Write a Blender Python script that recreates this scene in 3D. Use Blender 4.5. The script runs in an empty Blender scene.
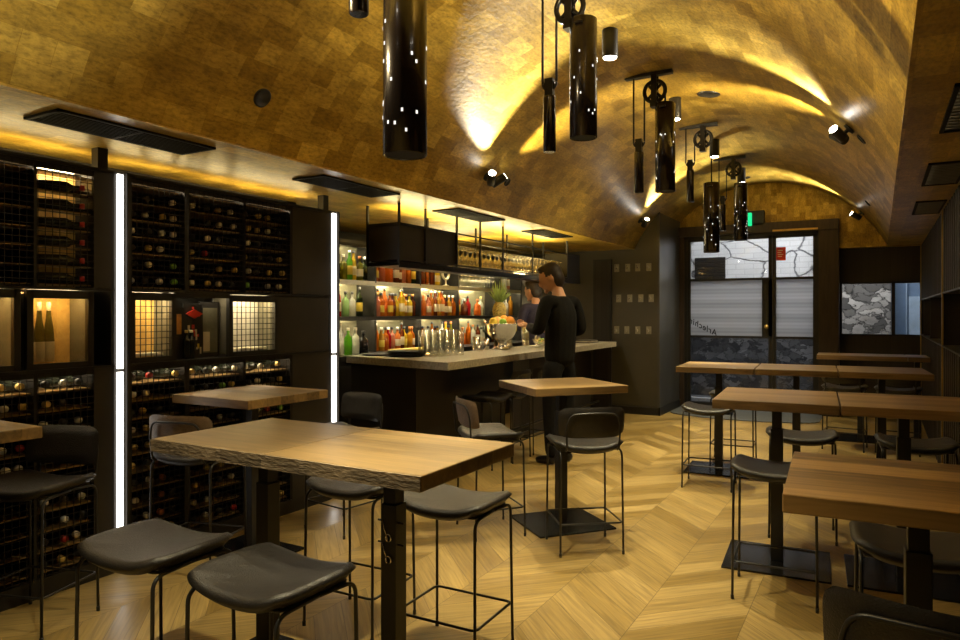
import bpy, bmesh, math, random
from mathutils import Vector, Matrix
R = math.radians; PI = math.pi
random.seed(7)
S = bpy.context.scene
COL = S.collection

# ------------------------------------------------------------------ camera, world, exposure
YAW = math.atan2(399, 700.0)
cd = bpy.data.cameras.new('camera'); cam = bpy.data.objects.new('camera', cd); COL.objects.link(cam)
cd.sensor_width = 36; cd.lens = 700.0/960*36; cd.shift_y = -7.5/960; cd.clip_start = .05
cam.location = (0, 0, 1.5); cam.rotation_euler = (PI/2, 0, YAW)
S.camera = cam
w = bpy.data.worlds.new('world'); S.world = w; w.use_nodes = True
w.node_tree.nodes['Background'].inputs[0].default_value = (.8, .85, 1, 1)
w.node_tree.nodes['Background'].inputs[1].default_value = .02
S.view_settings.view_transform = 'Standard'; S.view_settings.look = 'None'
S.view_settings.gamma = 1; S.view_settings.use_curve_mapping = False
S.view_settings.exposure = 1.38

WARM = (1.0, .80, .44); WARM2 = (1.0, .88, .56); WHITE = (1, .93, .78)

def light(kind, loc, target, power, color=WARM, size=.05, spot=60, blend=.5, sizey=None):
    l = bpy.data.lights.new('lamp', kind); l.energy = power; l.color = color
    if kind == 'AREA':
        l.size = size
        if sizey: l.shape = 'RECTANGLE'; l.size_y = sizey
    else:
        l.shadow_soft_size = size
    if kind == 'SPOT': l.spot_size = R(spot); l.spot_blend = blend
    o = bpy.data.objects.new('lamp', l); COL.objects.link(o); o.location = loc
    o.rotation_euler = (Vector(target)-Vector(loc)).to_track_quat('-Z', 'Y').to_euler()
    return o

# daylight and street light outside the door and the far window
light('AREA', (-1.6, 12.1, 3.6), (-1.6, 13.3, 1.0), 26, (.95, .97, 1.0), 2.6, sizey=.8)
light('AREA', (0.0, 12.0, 2.9), (0.0, 13.0, 1.3), 8, (.95, .96, 1.0), 1.2, sizey=.4)
# the lit ledge over the back bar washing the flat ceiling
light('AREA', (-4.95, 7.6, 2.29), (-4.75, 7.6, 3.0), 20, (1, .80, .36), .25, sizey=4.6)
light('AREA', (-3.73, 6.7, 2.285), (-3.73, 6.7, 3.0), 15, (1, .80, .36), .2, sizey=3.6)

# ------------------------------------------------------------------ materials
def nodes(m):
    m.use_nodes = True
    nt = m.node_tree
    return nt, nt.nodes, nt.links, nt.nodes['Principled BSDF']

def mat(name, col, rough=.5, metal=0, var=.15, scale=8, bump=0, bscale=60, spec=.5, stretch=(1, 1, 1), trans=0, emit=None, estr=0, coat=0):
    m = bpy.data.materials.new(name); nt, N, L, P = nodes(m)
    P.inputs['Roughness'].default_value = rough; P.inputs['Metallic'].default_value = metal
    P.inputs['Specular IOR Level'].default_value = spec
    P.inputs['Transmission Weight'].default_value = trans
    P.inputs['Coat Weight'].default_value = coat
    tc = N.new('ShaderNodeTexCoord'); mp = N.new('ShaderNodeMapping'); mp.inputs['Scale'].default_value = stretch
    L.new(tc.outputs['Object'], mp.inputs[0])
    nz = N.new('ShaderNodeTexNoise'); nz.inputs['Scale'].default_value = scale; nz.inputs['Detail'].default_value = 4
    L.new(mp.outputs[0], nz.inputs['Vector'])
    rp = N.new('ShaderNodeValToRGB')
    a = [max(0, c*(1-var)) for c in col]; b = [min(1, c*(1+var)) for c in col]
    rp.color_ramp.elements[0].position = .3; rp.color_ramp.elements[1].position = .7
    rp.color_ramp.elements[0].color = (*a, 1); rp.color_ramp.elements[1].color = (*b, 1)
    L.new(nz.outputs[0], rp.inputs[0]); L.new(rp.outputs[0], P.inputs['Base Color'])
    if bump:
        n2 = N.new('ShaderNodeTexNoise'); n2.inputs['Scale'].default_value = bscale; n2.inputs['Detail'].default_value = 3
        L.new(mp.outputs[0], n2.inputs['Vector'])
        bp = N.new('ShaderNodeBump'); bp.inputs['Strength'].default_value = bump; bp.inputs['Distance'].default_value = .01
        L.new(n2.outputs[0], bp.inputs['Height']); L.new(bp.outputs[0], P.inputs['Normal'])
    if emit:
        P.inputs['Emission Color'].default_value = (*emit, 1); P.inputs['Emission Strength'].default_value = estr
    return m

def math_node(N, L, op, a, b=None):
    n = N.new('ShaderNodeMath'); n.operation = op
    for i, v in enumerate((a, b)):
        if v is None: continue
        if isinstance(v, (int, float)): n.inputs[i].default_value = v
        else: L.new(v, n.inputs[i])
    return n.outputs[0]

def cork_mat(name, coord, c1, c2, bw=.235, rh=.118, rough=.40):
    m = bpy.data.materials.new(name); nt, N, L, P = nodes(m)
    tc = N.new('ShaderNodeTexCoord')
    src = tc.outputs['UV']
    br = N.new('ShaderNodeTexBrick'); br.inputs['Scale'].default_value = 1
    br.inputs['Brick Width'].default_value = bw; br.inputs['Row Height'].default_value = rh
    br.inputs['Mortar Size'].default_value = .0012; br.inputs['Mortar Smooth'].default_value = .3
    br.inputs['Color1'].default_value = (*c1, 1); br.inputs['Color2'].default_value = (*c2, 1)
    br.inputs['Mortar'].default_value = (*[c*1.15 for c in c1], 1); br.offset = .37; br.squash = .6; br.squash_frequency = 3
    L.new(src, br.inputs['Vector'])
    mx = None
    cur = br.outputs['Color']
    for sc, lo, hi, f0, f1, dt in ((2.0, .72, 1.2, .3, .7, 7), (8, .74, 1.16, .3, .7, 8), (42, .62, 1.10, .34, .56, 8)):
        nz = N.new('ShaderNodeTexNoise'); nz.inputs['Scale'].default_value = sc; nz.inputs['Detail'].default_value = dt
        nz.inputs['Roughness'].default_value = .65
        mp = N.new('ShaderNodeMapping'); mp.inputs['Scale'].default_value = (.6, 1.3, 1)
        L.new(src, mp.inputs[0]); L.new(mp.outputs[0], nz.inputs['Vector'])
        mr = N.new('ShaderNodeMapRange'); mr.inputs[1].default_value = f0; mr.inputs[2].default_value = f1
        mr.inputs[3].default_value = lo; mr.inputs[4].default_value = hi
        L.new(nz.outputs[0], mr.inputs[0])
        mi = N.new('ShaderNodeMix'); mi.data_type = 'RGBA'; mi.blend_type = 'MULTIPLY'; mi.inputs[0].default_value = 1
        L.new(cur, mi.inputs[6]); L.new(mr.outputs[0], mi.inputs[7]); cur = mi.outputs[2]
    L.new(cur, P.inputs['Base Color']); P.inputs['Roughness'].default_value = rough
    P.inputs['Specular IOR Level'].default_value = .35
    bp = N.new('ShaderNodeBump'); bp.inputs['Strength'].default_value = .25; bp.inputs['Distance'].default_value = .01
    n3 = N.new('ShaderNodeTexNoise'); n3.inputs['Scale'].default_value = 30; n3.inputs['Detail'].default_value = 5
    L.new(src, n3.inputs['Vector']); L.new(n3.outputs[0], bp.inputs['Height']); L.new(bp.outputs[0], P.inputs['Normal'])
    return m

def chevron_mat():
    m = bpy.data.materials.new('chevron_oak'); nt, N, L, P = nodes(m)
    tc = N.new('ShaderNodeTexCoord'); sp = N.new('ShaderNodeSeparateXYZ'); L.new(tc.outputs['Object'], sp.inputs[0])
    X, Y = sp.outputs[0], sp.outputs[1]
    W, PW = .465, .2
    u = math_node(N, L, 'DIVIDE', math_node(N, L, 'ADD', X, 1.035+20*W), W)
    ci = math_node(N, L, 'FLOOR', u); fr = math_node(N, L, 'FRACT', u)
    par = math_node(N, L, 'MODULO', ci, 2)
    sg = math_node(N, L, 'SUBTRACT', math_node(N, L, 'MULTIPLY', par, 2), 1)          # -1 / +1
    v = math_node(N, L, 'ADD', Y, math_node(N, L, 'MULTIPLY', math_node(N, L, 'MULTIPLY', fr, W), sg))
    q = math_node(N, L, 'DIVIDE', math_node(N, L, 'ADD', v, 30), PW)
    pi_ = math_node(N, L, 'FLOOR', q); pf = math_node(N, L, 'FRACT', q)
    cb = N.new('ShaderNodeCombineXYZ'); L.new(ci, cb.inputs[0]); L.new(pi_, cb.inputs[1])
    wn = N.new('ShaderNodeTexWhiteNoise'); wn.noise_dimensions = '2D'; L.new(cb.outputs[0], wn.inputs['Vector'])
    # along-plank coordinate
    al = math_node(N, L, 'SUBTRACT', math_node(N, L, 'MULTIPLY', X, sg), Y)
    c2 = N.new('ShaderNodeCombineXYZ')
    L.new(math_node(N, L, 'MULTIPLY', al, .8), c2.inputs[0]); L.new(math_node(N, L, 'MULTIPLY', v, 14), c2.inputs[1])
    L.new(math_node(N, L, 'MULTIPLY', wn.outputs['Value'], 40), c2.inputs[2])
    nz = N.new('ShaderNodeTexNoise'); nz.inputs['Scale'].default_value = 3; nz.inputs['Detail'].default_value = 6
    nz.inputs['Distortion'].default_value = .6
    L.new(c2.outputs[0], nz.inputs['Vector'])
    r1 = N.new('ShaderNodeValToRGB'); e = r1.color_ramp.elements
    e[0].color = (.215, .138, .037, 1); e[1].color = (.35, .238, .076, 1); L.new(wn.outputs['Value'], r1.inputs[0])
    rr_ = N.new('ShaderNodeMapRange'); rr_.inputs[3].default_value = .33; rr_.inputs[4].default_value = .55; L.new(wn.outputs['Value'], rr_.inputs[0]); L.new(rr_.outputs[0], P.inputs['Roughness'])
    r2 = N.new('ShaderNodeMapRange'); r2.inputs[1].default_value = .3; r2.inputs[2].default_value = .7
    r2.inputs[3].default_value = .66; r2.inputs[4].default_value = 1.15; L.new(nz.outputs[0], r2.inputs[0])
    # seams
    d1 = math_node(N, L, 'LESS_THAN', pf, .018); d2 = math_node(N, L, 'LESS_THAN', fr, .007)
    d = math_node(N, L, 'MAXIMUM', d1, d2)
    dk = math_node(N, L, 'SUBTRACT', 1, math_node(N, L, 'MULTIPLY', d, .6))
    k = math_node(N, L, 'MULTIPLY', r2.outputs[0], dk)
    mi = N.new('ShaderNodeMix'); mi.data_type = 'RGBA'; mi.blend_type = 'MULTIPLY'; mi.inputs[0].default_value = 1
    L.new(r1.outputs[0], mi.inputs[6]); L.new(k, mi.inputs[7])
    L.new(mi.outputs[2], P.inputs['Base Color'])
    P.inputs['Roughness'].default_value = .42; P.inputs['Specular IOR Level'].default_value = .4
    return m

def wood_mat(name, c1, c2, stripes=True, axis=0, pw=.11, rough=.4):
    """solid timber of glued staves; grain along local x"""
    m = bpy.data.materials.new(name); nt, N, L, P = nodes(m)
    tc = N.new('ShaderNodeTexCoord'); oi = N.new('ShaderNodeObjectInfo')
    sp = N.new('ShaderNodeSeparateXYZ'); L.new(tc.outputs['Object'], sp.inputs[0])
    A, B = (sp.outputs[0], sp.outputs[1]) if axis == 0 else (sp.outputs[1], sp.outputs[0])
    st = math_node(N, L, 'FLOOR', math_node(N, L, 'DIVIDE', math_node(N, L, 'ADD', B, 5.03), pw))
    rn = math_node(N, L, 'MULTIPLY', oi.outputs['Random'], 37)
    cb = N.new('ShaderNodeCombineXYZ'); L.new(st, cb.inputs[0]); L.new(rn, cb.inputs[1])
    wn = N.new('ShaderNodeTexWhiteNoise'); wn.noise_dimensions = '2D'; L.new(cb.outputs[0], wn.inputs['Vector'])
    c2n = N.new('ShaderNodeCombineXYZ')
    L.new(math_node(N, L, 'ADD', math_node(N, L, 'MULTIPLY', A, 1.2), rn), c2n.inputs[0])
    L.new(math_node(N, L, 'MULTIPLY', B, 16), c2n.inputs[1])
    L.new(math_node(N, L, 'ADD', math_node(N, L, 'MULTIPLY', sp.outputs[2], 14), math_node(N, L, 'MULTIPLY', wn.outputs['Value'], 20)), c2n.inputs[2])
    nz = N.new('ShaderNodeTexNoise'); nz.inputs['Scale'].default_value = 2.4; nz.inputs['Detail'].default_value = 6
    nz.inputs['Distortion'].default_value = 1.0
    L.new(c2n.outputs[0], nz.inputs['Vector'])
    f = math_node(N, L, 'ADD', math_node(N, L, 'MULTIPLY', nz.outputs[0], .75), math_node(N, L, 'MULTIPLY', wn.outputs['Value'], .4 if stripes else .15))
    rp = N.new('ShaderNodeValToRGB'); e = rp.color_ramp.elements
    e[0].position = .3; e[1].position = .85; e[0].color = (*c1, 1); e[1].color = (*c2, 1)
    L.new(f, rp.inputs[0]); L.new(rp.outputs[0], P.inputs['Base Color'])
    P.inputs['Roughness'].default_value = rough
    return m

def plank_mat(name, c1, c2, w=.1, axis='X', rough=.55):
    m = bpy.data.materials.new(name); nt, N, L, P = nodes(m)
    tc = N.new('ShaderNodeTexCoord'); sp = N.new('ShaderNodeSeparateXYZ'); L.new(tc.outputs['Object'], sp.inputs[0])
    a = sp.outputs['XYZ'.index(axis)]
    q = math_node(N, L, 'DIVIDE', math_node(N, L, 'ADD', a, 40), w)
    i = math_node(N, L, 'FLOOR', q); fr = math_node(N, L, 'FRACT', q)
    wn = N.new('ShaderNodeTexWhiteNoise'); wn.noise_dimensions = '1D'; L.new(i, wn.inputs['W'])
    cb = N.new('ShaderNodeCombineXYZ')
    L.new(math_node(N, L, 'MULTIPLY', a, 30), cb.inputs[0]); L.new(math_node(N, L, 'MULTIPLY', sp.outputs[2], 1.5), cb.inputs[1])
    nz = N.new('ShaderNodeTexNoise'); nz.inputs['Scale'].default_value = 1.5; nz.inputs['Detail'].default_value = 5; L.new(cb.outputs[0], nz.inputs['Vector'])
    f = math_node(N, L, 'ADD', math_node(N, L, 'MULTIPLY', wn.outputs['Value'], .5), math_node(N, L, 'MULTIPLY', nz.outputs[0], .5))
    f = math_node(N, L, 'MULTIPLY', f, math_node(N, L, 'GREATER_THAN', fr, .05))
    rp = N.new('ShaderNodeValToRGB'); e = rp.color_ramp.elements; e[0].color = (*c1, 1); e[1].color = (*c2, 1); e[1].position = .8
    L.new(f, rp.inputs[0]); L.new(rp.outputs[0], P.inputs['Base Color']); P.inputs['Roughness'].default_value = rough
    return m

def emit_mat(name, col, s):
    m = bpy.data.materials.new(name); nt, N, L, P = nodes(m); N.remove(P)
    e = N.new('ShaderNodeEmission'); e.inputs[0].default_value = (*col, 1); e.inputs[1].default_value = s
    L.new(e.outputs[0], N['Material Output'].inputs[0]); return m

def clear_glass(name, tint=(1, 1, 1), gloss=.08, rough=.02):
    m = bpy.data.materials.new(name); nt, N, L, P = nodes(m); N.remove(P)
    t = N.new('ShaderNodeBsdfTransparent'); t.inputs[0].default_value = (*tint, 1)
    g = N.new('ShaderNodeBsdfGlossy'); g.inputs['Roughness'].default_value = rough
    lw = N.new('ShaderNodeLayerWeight'); lw.inputs[0].default_value = .25
    mr = N.new('ShaderNodeMapRange'); mr.inputs[3].default_value = gloss; mr.inputs[4].default_value = min(1, gloss+.55)
    L.new(lw.outputs['Facing'], mr.inputs[0])
    mx = N.new('ShaderNodeMixShader'); L.new(mr.outputs[0], mx.inputs[0]); L.new(t.outputs[0], mx.inputs[1]); L.new(g.outputs[0], mx.inputs[2])
    L.new(mx.outputs[0], N['Material Output'].inputs[0]); return m

def liquor(name, col, clear=.35):
    """tinted bottle that lets light through"""
    m = bpy.data.materials.new(name); nt, N, L, P = nodes(m); N.remove(P)
    tl = N.new('ShaderNodeBsdfTranslucent'); tl.inputs[0].default_value = (*col, 1)
    df = N.new('ShaderNodeBsdfDiffuse'); df.inputs[0].default_value = (*col, 1)
    tp = N.new('ShaderNodeBsdfTransparent'); tp.inputs[0].default_value = (*[min(1, c**.6+.1) for c in col], 1)
    gl = N.new('ShaderNodeBsdfGlossy'); gl.inputs['Roughness'].default_value = .08
    a = N.new('ShaderNodeMixShader'); a.inputs[0].default_value = .5; L.new(tl.outputs[0], a.inputs[1]); L.new(df.outputs[0], a.inputs[2])
    b = N.new('ShaderNodeMixShader'); b.inputs[0].default_value = clear; L.new(a.outputs[0], b.inputs[1]); L.new(tp.outputs[0], b.inputs[2])
    lw = N.new('ShaderNodeLayerWeight'); lw.inputs[0].default_value = .3
    c = N.new('ShaderNodeMixShader'); L.new(lw.outputs['Fresnel'], c.inputs[0]); L.new(b.outputs[0], c.inputs[1]); L.new(gl.outputs[0], c.inputs[2])
    L.new(c.outputs[0], N['Material Output'].inputs[0]); return m

CORK1, CORK2 = (.30, .182, .020), (.56, .375, .066)
M = dict(
    cork=cork_mat('cork_tiles', 'UV', CORK1, CORK2),
    soffit=cork_mat('glossy_cork_soffit', 'UV', CORK1, CORK2, rough=.32),
    floor=chevron_mat(),
    table=wood_mat('oak_table_timber', (.085, .050, .018), (.29, .18, .066)),
    table_fore=wood_mat('toned_down_oak_timber', (.045, .028, .010), (.20, .128, .048)),  # darker copy of the oak, offsetting the lamps close above
    table_dark=wood_mat('walnut_table_timber', (.13, .078, .032), (.36, .225, .10)),
    table_red=wood_mat('striped_table_timber', (.11, .062, .022), (.46, .28, .10), pw=.145),
    panel_wood=wood_mat('gold_veneer', (.42, .24, .06), (.70, .45, .14), rough=.5),
    black=mat('black_powder_coat', (.012, .011, .010), .42, .0, .2, 20, spec=.5),
    blackmetal=mat('blackened_steel', (.02, .018, .016), .32, .6, .25, 15),
    gloss=mat('dark_bronze_tube', (.016, .011, .009), .22, .4, .2, 10, coat=.3),
    plate=mat('black_steel_plate', (.014, .013, .013), .22, .5, .3, 6),
    leather=mat('black_leather', (.015, .0125, .0105), .40, 0, .25, 30, bump=.35, bscale=220),
    leather_sheen=mat('tan_sheen_leather', (.17, .115, .072), .42, 0, .2, 30, bump=.35, bscale=220),  # black leather with the tan light sheen put into its colour
    darkpanel=mat('dark_grey_panel', (.030, .026, .022), .5, 0, .25, 3, spec=.4),
    greypanel=mat('grey_steel_panel', (.085, .082, .075), .35, .5, .2, 2.5, stretch=(1, 1, .3)),
    olive=mat('olive_grey_wall', (.060, .054, .036), .5, 0, .2, 1.5),
    concrete=mat('terrazzo_concrete', (.43, .39, .30), .4, 0, .25, 40, bump=.05),
    darkwood=plank_mat('dark_stained_boards', (.008, .006, .0045), (.025, .019, .014), .09, 'X'),
    darkwoody=plank_mat('dark_stained_slats', (.008, .006, .005), (.030, .022, .017), .09, 'Y'),
    brownwood=mat('brown_portal_timber', (.032, .019, .012), .5, 0, .35, 4, stretch=(6, 6, .7)),
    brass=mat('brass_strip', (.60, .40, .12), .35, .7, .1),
    chrome=mat('polished_steel', (.62, .60, .56), .16, 1, .1),
    mirror=mat('smoked_mirror', (.36, .33, .20), .25, .6, .25, 2),
    shelfglass=mat('pale_shelf_glass', (.45, .42, .30), .25, 0, .1),
    led=emit_mat('white_led_strip', (1, .93, .83), 2.2),
    ledbar=emit_mat('warm_led_strip', (1, .86, .55), 34),
    lampface=emit_mat('lamp_face', (1, .93, .8), 14),
    dot=emit_mat('glowing_perforation', (1, .93, .82), .55),
    exitgreen=emit_mat('green_exit_light', (.02, .8, .28), .45),
    glass=clear_glass('window_glass', (.95, .96, .96), .015),
    cabglass=clear_glass('cabinet_glass', (.8, .74, .6), .10, .06),
    drink=clear_glass('drinking_glass', (.97, .95, .88), .16, .08),
    wineglass=mat('dark_wine_bottle_glass', (.010, .012, .008), .16, 0, .2),
    white=mat('white_paper', (.7, .66, .56), .6),
    cream=mat('cream_label', (.55, .48, .34), .6),
    yellowlabel=mat('yellow_label', (.62, .46, .05), .6),
    redpaint=mat('red_enamel', (.55, .035, .02), .4),
    bark=mat('weathered_timber_edge', (.17, .125, .075), .8, 0, .5, 14, bump=.8, bscale=60, stretch=(.6, 1, 2)),
    rubber=mat('entry_mat_ribs', (.07, .075, .08), .7, 0, .35, 60),
    paleslat=mat('grey_vent_slat', (.16, .15, .13), .5),
    mesh=mat('black_wire', (.012, .011, .010), .5, .3),
    ventslat=mat('vent_slat', (.010, .009, .008), .7, 0, spec=.2),
    skin=mat('skin', (.52, .27, .15), .5, 0, .08),
    hair=mat('dark_brown_hair', (.022, .013, .008), .55, 0, .4, 60, stretch=(1, 1, .3)),
    suit=mat('black_jacket_cloth', (.007, .0065, .005), .9, 0, .25, 60, spec=.15),
    trouser=mat('black_trouser_cloth', (.007, .0065, .006), .9, 0, .2, 60, spec=.15),
    navy=mat('navy_shirt_cloth', (.022, .018, .042), .8, 0, .25, 40),
    shoe=mat('black_shoe_leather', (.012, .010, .009), .3),
)

# ------------------------------------------------------------------ mesh helpers
class MB:
    def __init__(s): s.v = []; s.f = []; s.m = []; s.sm = []; s.uv = None
    def add(s, vs, fs, m=0, smooth=False, T=None):
        b = len(s.v)
        s.v += [tuple(T @ Vector(p)) if T else tuple(p) for p in vs]
        s.f += [tuple(b+i for i in f) for f in fs]; s.m += [m]*len(fs); s.sm += [smooth]*len(fs)
        return s
    def box(s, x0, y0, z0, x1, y1, z1, m=0, T=None):
        vs = [(x, y, z) for z in (z0, z1) for y in (y0, y1) for x in (x0, x1)]
        return s.add(vs, [(0, 2, 3, 1), (4, 5, 7, 6), (0, 1, 5, 4), (2, 6, 7, 3), (0, 4, 6, 2), (1, 3, 7, 5)], m, False, T)
    def cbox(s, c, d, m=0, T=None):
        return s.box(c[0]-d[0]/2, c[1]-d[1]/2, c[2]-d[2]/2, c[0]+d[0]/2, c[1]+d[1]/2, c[2]+d[2]/2, m, T)
    def prism(s, poly, z0, z1, m=0, T=None):
        n = len(poly)
        vs = [(x, y, z0) for x, y in poly]+[(x, y, z1) for x, y in poly]
        fs = [tuple(range(n-1, -1, -1)), tuple(range(n, 2*n))]+[(i, (i+1) % n, n+(i+1) % n, n+i) for i in range(n)]
        return s.add(vs, fs, m, False, T)
    def tube(s, pts, r, n=8, closed=False, m=0, T=None):
        P = [Vector(p) for p in pts]; k = len(P); vs = []; fs = []
        up = None
        for i in range(k):
            a = P[i-1] if (i > 0 or closed) else P[i]; b = P[(i+1) % k] if (i < k-1 or closed) else P[i]
            t = (b-a).normalized()
            if up is None:
                up = Vector((0, 0, 1)) if abs(t.z) < .9 else Vector((1, 0, 0))
            side = t.cross(up)
            if side.length < 1e-4: side = t.cross(Vector((0, 1, 0)))
            side.normalize(); up = side.cross(t).normalized()
            rr = r[i] if isinstance(r, (list, tuple)) else r
            for j in range(n):
                q = 2*PI*j/n
                vs.append(P[i]+side*math.cos(q)*rr+up*math.sin(q)*rr)
        for i in range(k if closed else k-1):
            for j in range(n):
                a = i*n+j; b = i*n+(j+1) % n; c = ((i+1) % k)*n+(j+1) % n; d = ((i+1) % k)*n+j
                fs.append((a, b, c, d))
        if not closed:
            fs.append(tuple(range(n-1, -1, -1))); fs.append(tuple(range((k-1)*n, k*n)))
        return s.add(vs, fs, m, True, T)
    def lathe(s, prof, n=16, m=0, T=None, mats=None):
        """profile of (radius, height) around local z, closed at both ends"""
        vs = []; fs = []; k = len(prof)
        for r, z in prof:
            for j in range(n):
                q = 2*PI*j/n; vs.append((r*math.cos(q), r*math.sin(q), z))
        b = len(s.v)
        for i in range(k-1):
            seg = [(i*n+j, i*n+(j+1) % n, (i+1)*n+(j+1) % n, (i+1)*n+j) for j in range(n)]
            fs.append((mats[i] if mats else m, seg))
        s.v += [tuple(T @ Vector(p)) if T else p for p in vs]
        for mm, seg in fs:
            s.f += [tuple(b+i for i in f) for f in seg]; s.m += [mm]*n; s.sm += [True]*n
        s.f.append(tuple(b+i for i in range(n-1, -1, -1))); s.m.append(mats[0] if mats else m); s.sm.append(False)
        s.f.append(tuple(b+(k-1)*n+i for i in range(n))); s.m.append(mats[-1] if mats else m); s.sm.append(False)
        return s
    def mesh(s, name, mats):
        me = bpy.data.meshes.new(name); me.from_pydata(s.v, [], s.f)
        for mm in (mats if isinstance(mats, (list, tuple)) else [mats]): me.materials.append(mm)
        me.polygons.foreach_set('material_index', s.m); me.polygons.foreach_set('use_smooth', s.sm)
        me.update()
        bm = bmesh.new(); bm.from_mesh(me); bmesh.ops.recalc_face_normals(bm, faces=bm.faces); bm.to_mesh(me); bm.free()
        return me
    def build(s, name, mats, parent=None, bevel=0, label=None, auto=True):
        o = bpy.data.objects.new(name, s.mesh(name, mats)); COL.objects.link(o)
        if parent: o.parent = parent
        if label: o['label'] = label
        if bevel:
            b = o.modifiers.new('bevel', 'BEVEL'); b.width = bevel; b.segments = 2; b.limit_method = 'ANGLE'; b.angle_limit = R(50)
        return o

def tag(o, label, cat, group=None, kind=None):
    o['label'] = label; o['category'] = cat
    if group: o['group'] = group
    if kind: o['kind'] = kind
    return o
def thing(name, label, cat, loc=(0, 0, 0), rz=0, group=None):
    o = bpy.data.objects.new(name, None); COL.objects.link(o); o.location = loc; o.rotation_euler = (0, 0, rz)
    o.empty_display_size = .1
    return tag(o, label, cat, group)
def struct(o, label=None):
    o['kind'] = 'structure'
    if label: o['label'] = label
    return o
def children(o): return [c for c in KIDS.get(o.name, [])]
def dup(root, loc, rz, label, group=None):
    r = root.copy(); COL.objects.link(r); r.location = loc; r.rotation_euler = (0, 0, rz); r['label'] = label
    if group: r['group'] = group
    for ch in list(root.children):
        c = ch.copy(); COL.objects.link(c); c.parent = r
        for g in list(ch.children):
            d = g.copy(); COL.objects.link(d); d.parent = c
    return r
def inst(name, me, loc, label, cat, group=None, rot=(0, 0, 0), scale=1):
    o = bpy.data.objects.new(name, me); COL.objects.link(o); o.location = loc; o.rotation_euler = rot
    if scale != 1: o.scale = (scale,)*3
    return tag(o, label, cat, group)
def rnd(pts, r, n=5, closed=False):
    P = [Vector(p) for p in pts]; k = len(P); out = []
    for i in range(k):
        if not closed and i in (0, k-1): out.append(P[i]); continue
        a, b, c = P[i-1], P[i], P[(i+1) % k]
        d1 = (a-b); d2 = (c-b); rr = min(r, d1.length*.45, d2.length*.45)
        p0 = b+d1.normalized()*rr; p1 = b+d2.normalized()*rr
        for j in range(n+1):
            t = j/n; out.append(p0*(1-t)**2+b*2*t*(1-t)+p1*t*t)
    return out
ORD = ['first', 'second', 'third', 'fourth', 'fifth', 'sixth', 'seventh', 'eighth', 'ninth', 'tenth', 'eleventh', 'twelfth', 'thirteenth', 'fourteenth', 'fifteenth', 'sixteenth']

# ------------------------------------------------------------------ the room shell
ZS = 2.437; VX, VZ, VR = -1.52, 1.66, 1.80; XL, XR = -3.14, .10; Y0, Y1 = -1.5, 11.35
struct(MB().box(-5.5, -1.7, -.1, 1.0, 11.5, 0).build('floor', M['floor']), 'honey oak chevron parquet floor')

def uvd(o, fn):
    me = o.data; uv = me.uv_layers.new(name='UVMap')
    for p in me.polygons:
        for li in p.loop_indices:
            uv.data[li].uv = fn(me.vertices[me.loops[li].vertex_index].co, p)
a0 = math.atan2(ZS-VZ, XR-VX); a1 = math.atan2(ZS-VZ, XL-VX); NA = 64
vs = []; fs = []; mb = MB()
for k in range(NA+1):
    a = a0+(a1-a0)*k/NA
    for r in (VR, VR+.06):
        for y in (Y0-.2, 11.6): vs.append((VX+r*math.cos(a), y, VZ+r*math.sin(a)))
for k in range(NA):
    b = k*4; c = b+4
    fs += [(b, b+1, c+1, c), (b+2, c+2, c+3, b+3), (b, c, c+2, b+2), (b+1, b+3, c+3, c+1)]
mb.add(vs, fs, 0, True)
ceil = struct(mb.build('ceiling', M['cork']), 'golden cork tiled barrel vault')
uvd(ceil, lambda v, p: (v.y, VR*math.atan2(v.z-VZ, v.x-VX)))
o = struct(MB().box(-5.6, Y0-.2, ZS, XL, 11.6, ZS+.08).build('ceiling', M['soffit']), 'flat cork soffit over the wine wall and bar')
uvd(o, lambda v, p: (v.y, v.x))
o = struct(MB().box(XR, Y0-.2, ZS, 1.0, 11.6, ZS+.08).build('ceiling', M['soffit']), 'flat cork soffit along the slatted right wall')
uvd(o, lambda v, p: (v.y, v.x))
# lunette over the door
o = struct(MB().box(-3.3, Y1, 2.72, .6, 11.6, 3.7).box(-.55, Y1, 2.43, .6, 11.6, 2.72).build('wall_back', M['cork']), 'cork end wall above the glass door')
uvd(o, lambda v, p: (v.z*1.5, v.x*1.5))
struct(MB().box(-1.0, Y0-.25, 0, 1.0, Y0-.05, 3.6).box(-5.6, Y0-.25, 0, -1.0, Y0-.05, 3.6).build('wall_front', M['darkpanel']))
# left wall: behind the wine racks, then stepping back behind the bar
struct(MB().box(-4.45, Y0, 0, -4.32, 4.41, ZS).box(-5.5, 4.30, 0, -4.32, 4.41, ZS).box(-5.5, 4.41, 0, -5.4, 10.13, ZS).build('wall_left', M['darkpanel']))
# block with coat hooks beside the door
o = struct(MB().box(-5.5, 10.126, 0, -2.78, 11.6, 3.4).build('wall_bar_end', [M['olive']]), 'dark olive wall block with coat hooks')
struct(MB().box(-2.795, 10.11, .0, -2.765, 10.14, 3.3, 0).box(-2.782, 10.14, .12, -2.772, 11.36, 3.0, 0).build('trim_1', M['greypanel']), 'brushed grey side of the hook wall')
struct(MB().box(-5.0, 10.10, 0, -2.76, 10.126, .11).box(-2.78, 10.10, 0, -2.755, 11.36, .12).build('baseboard_back', M['black']))
# shadowy door slot between bar and hook wall
d = struct(MB().box(-3.77, 10.085, 0, -3.49, 10.13, 2.30, 0).build('door_2', M['black']), 'narrow black door between bar and coat hooks')
MB().box(-3.745, 10.075, .05, -3.515, 10.09, 2.27).build('panel', M['darkwood'], d)
# entry mat with a curved front
poly = [(-2.74, 11.36)]+[(-1.72-1.02*math.cos(PI*t/24), 10.62-.42*math.sin(PI*t/24)) for t in range(25)]+[(-.70, 11.36)]
tag(MB().prism(poly, .001, .012).build('entry_mat', M['rubber'], bevel=.003), 'dark grey curved entry mat lying inside the glass door', 'mat')

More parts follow.
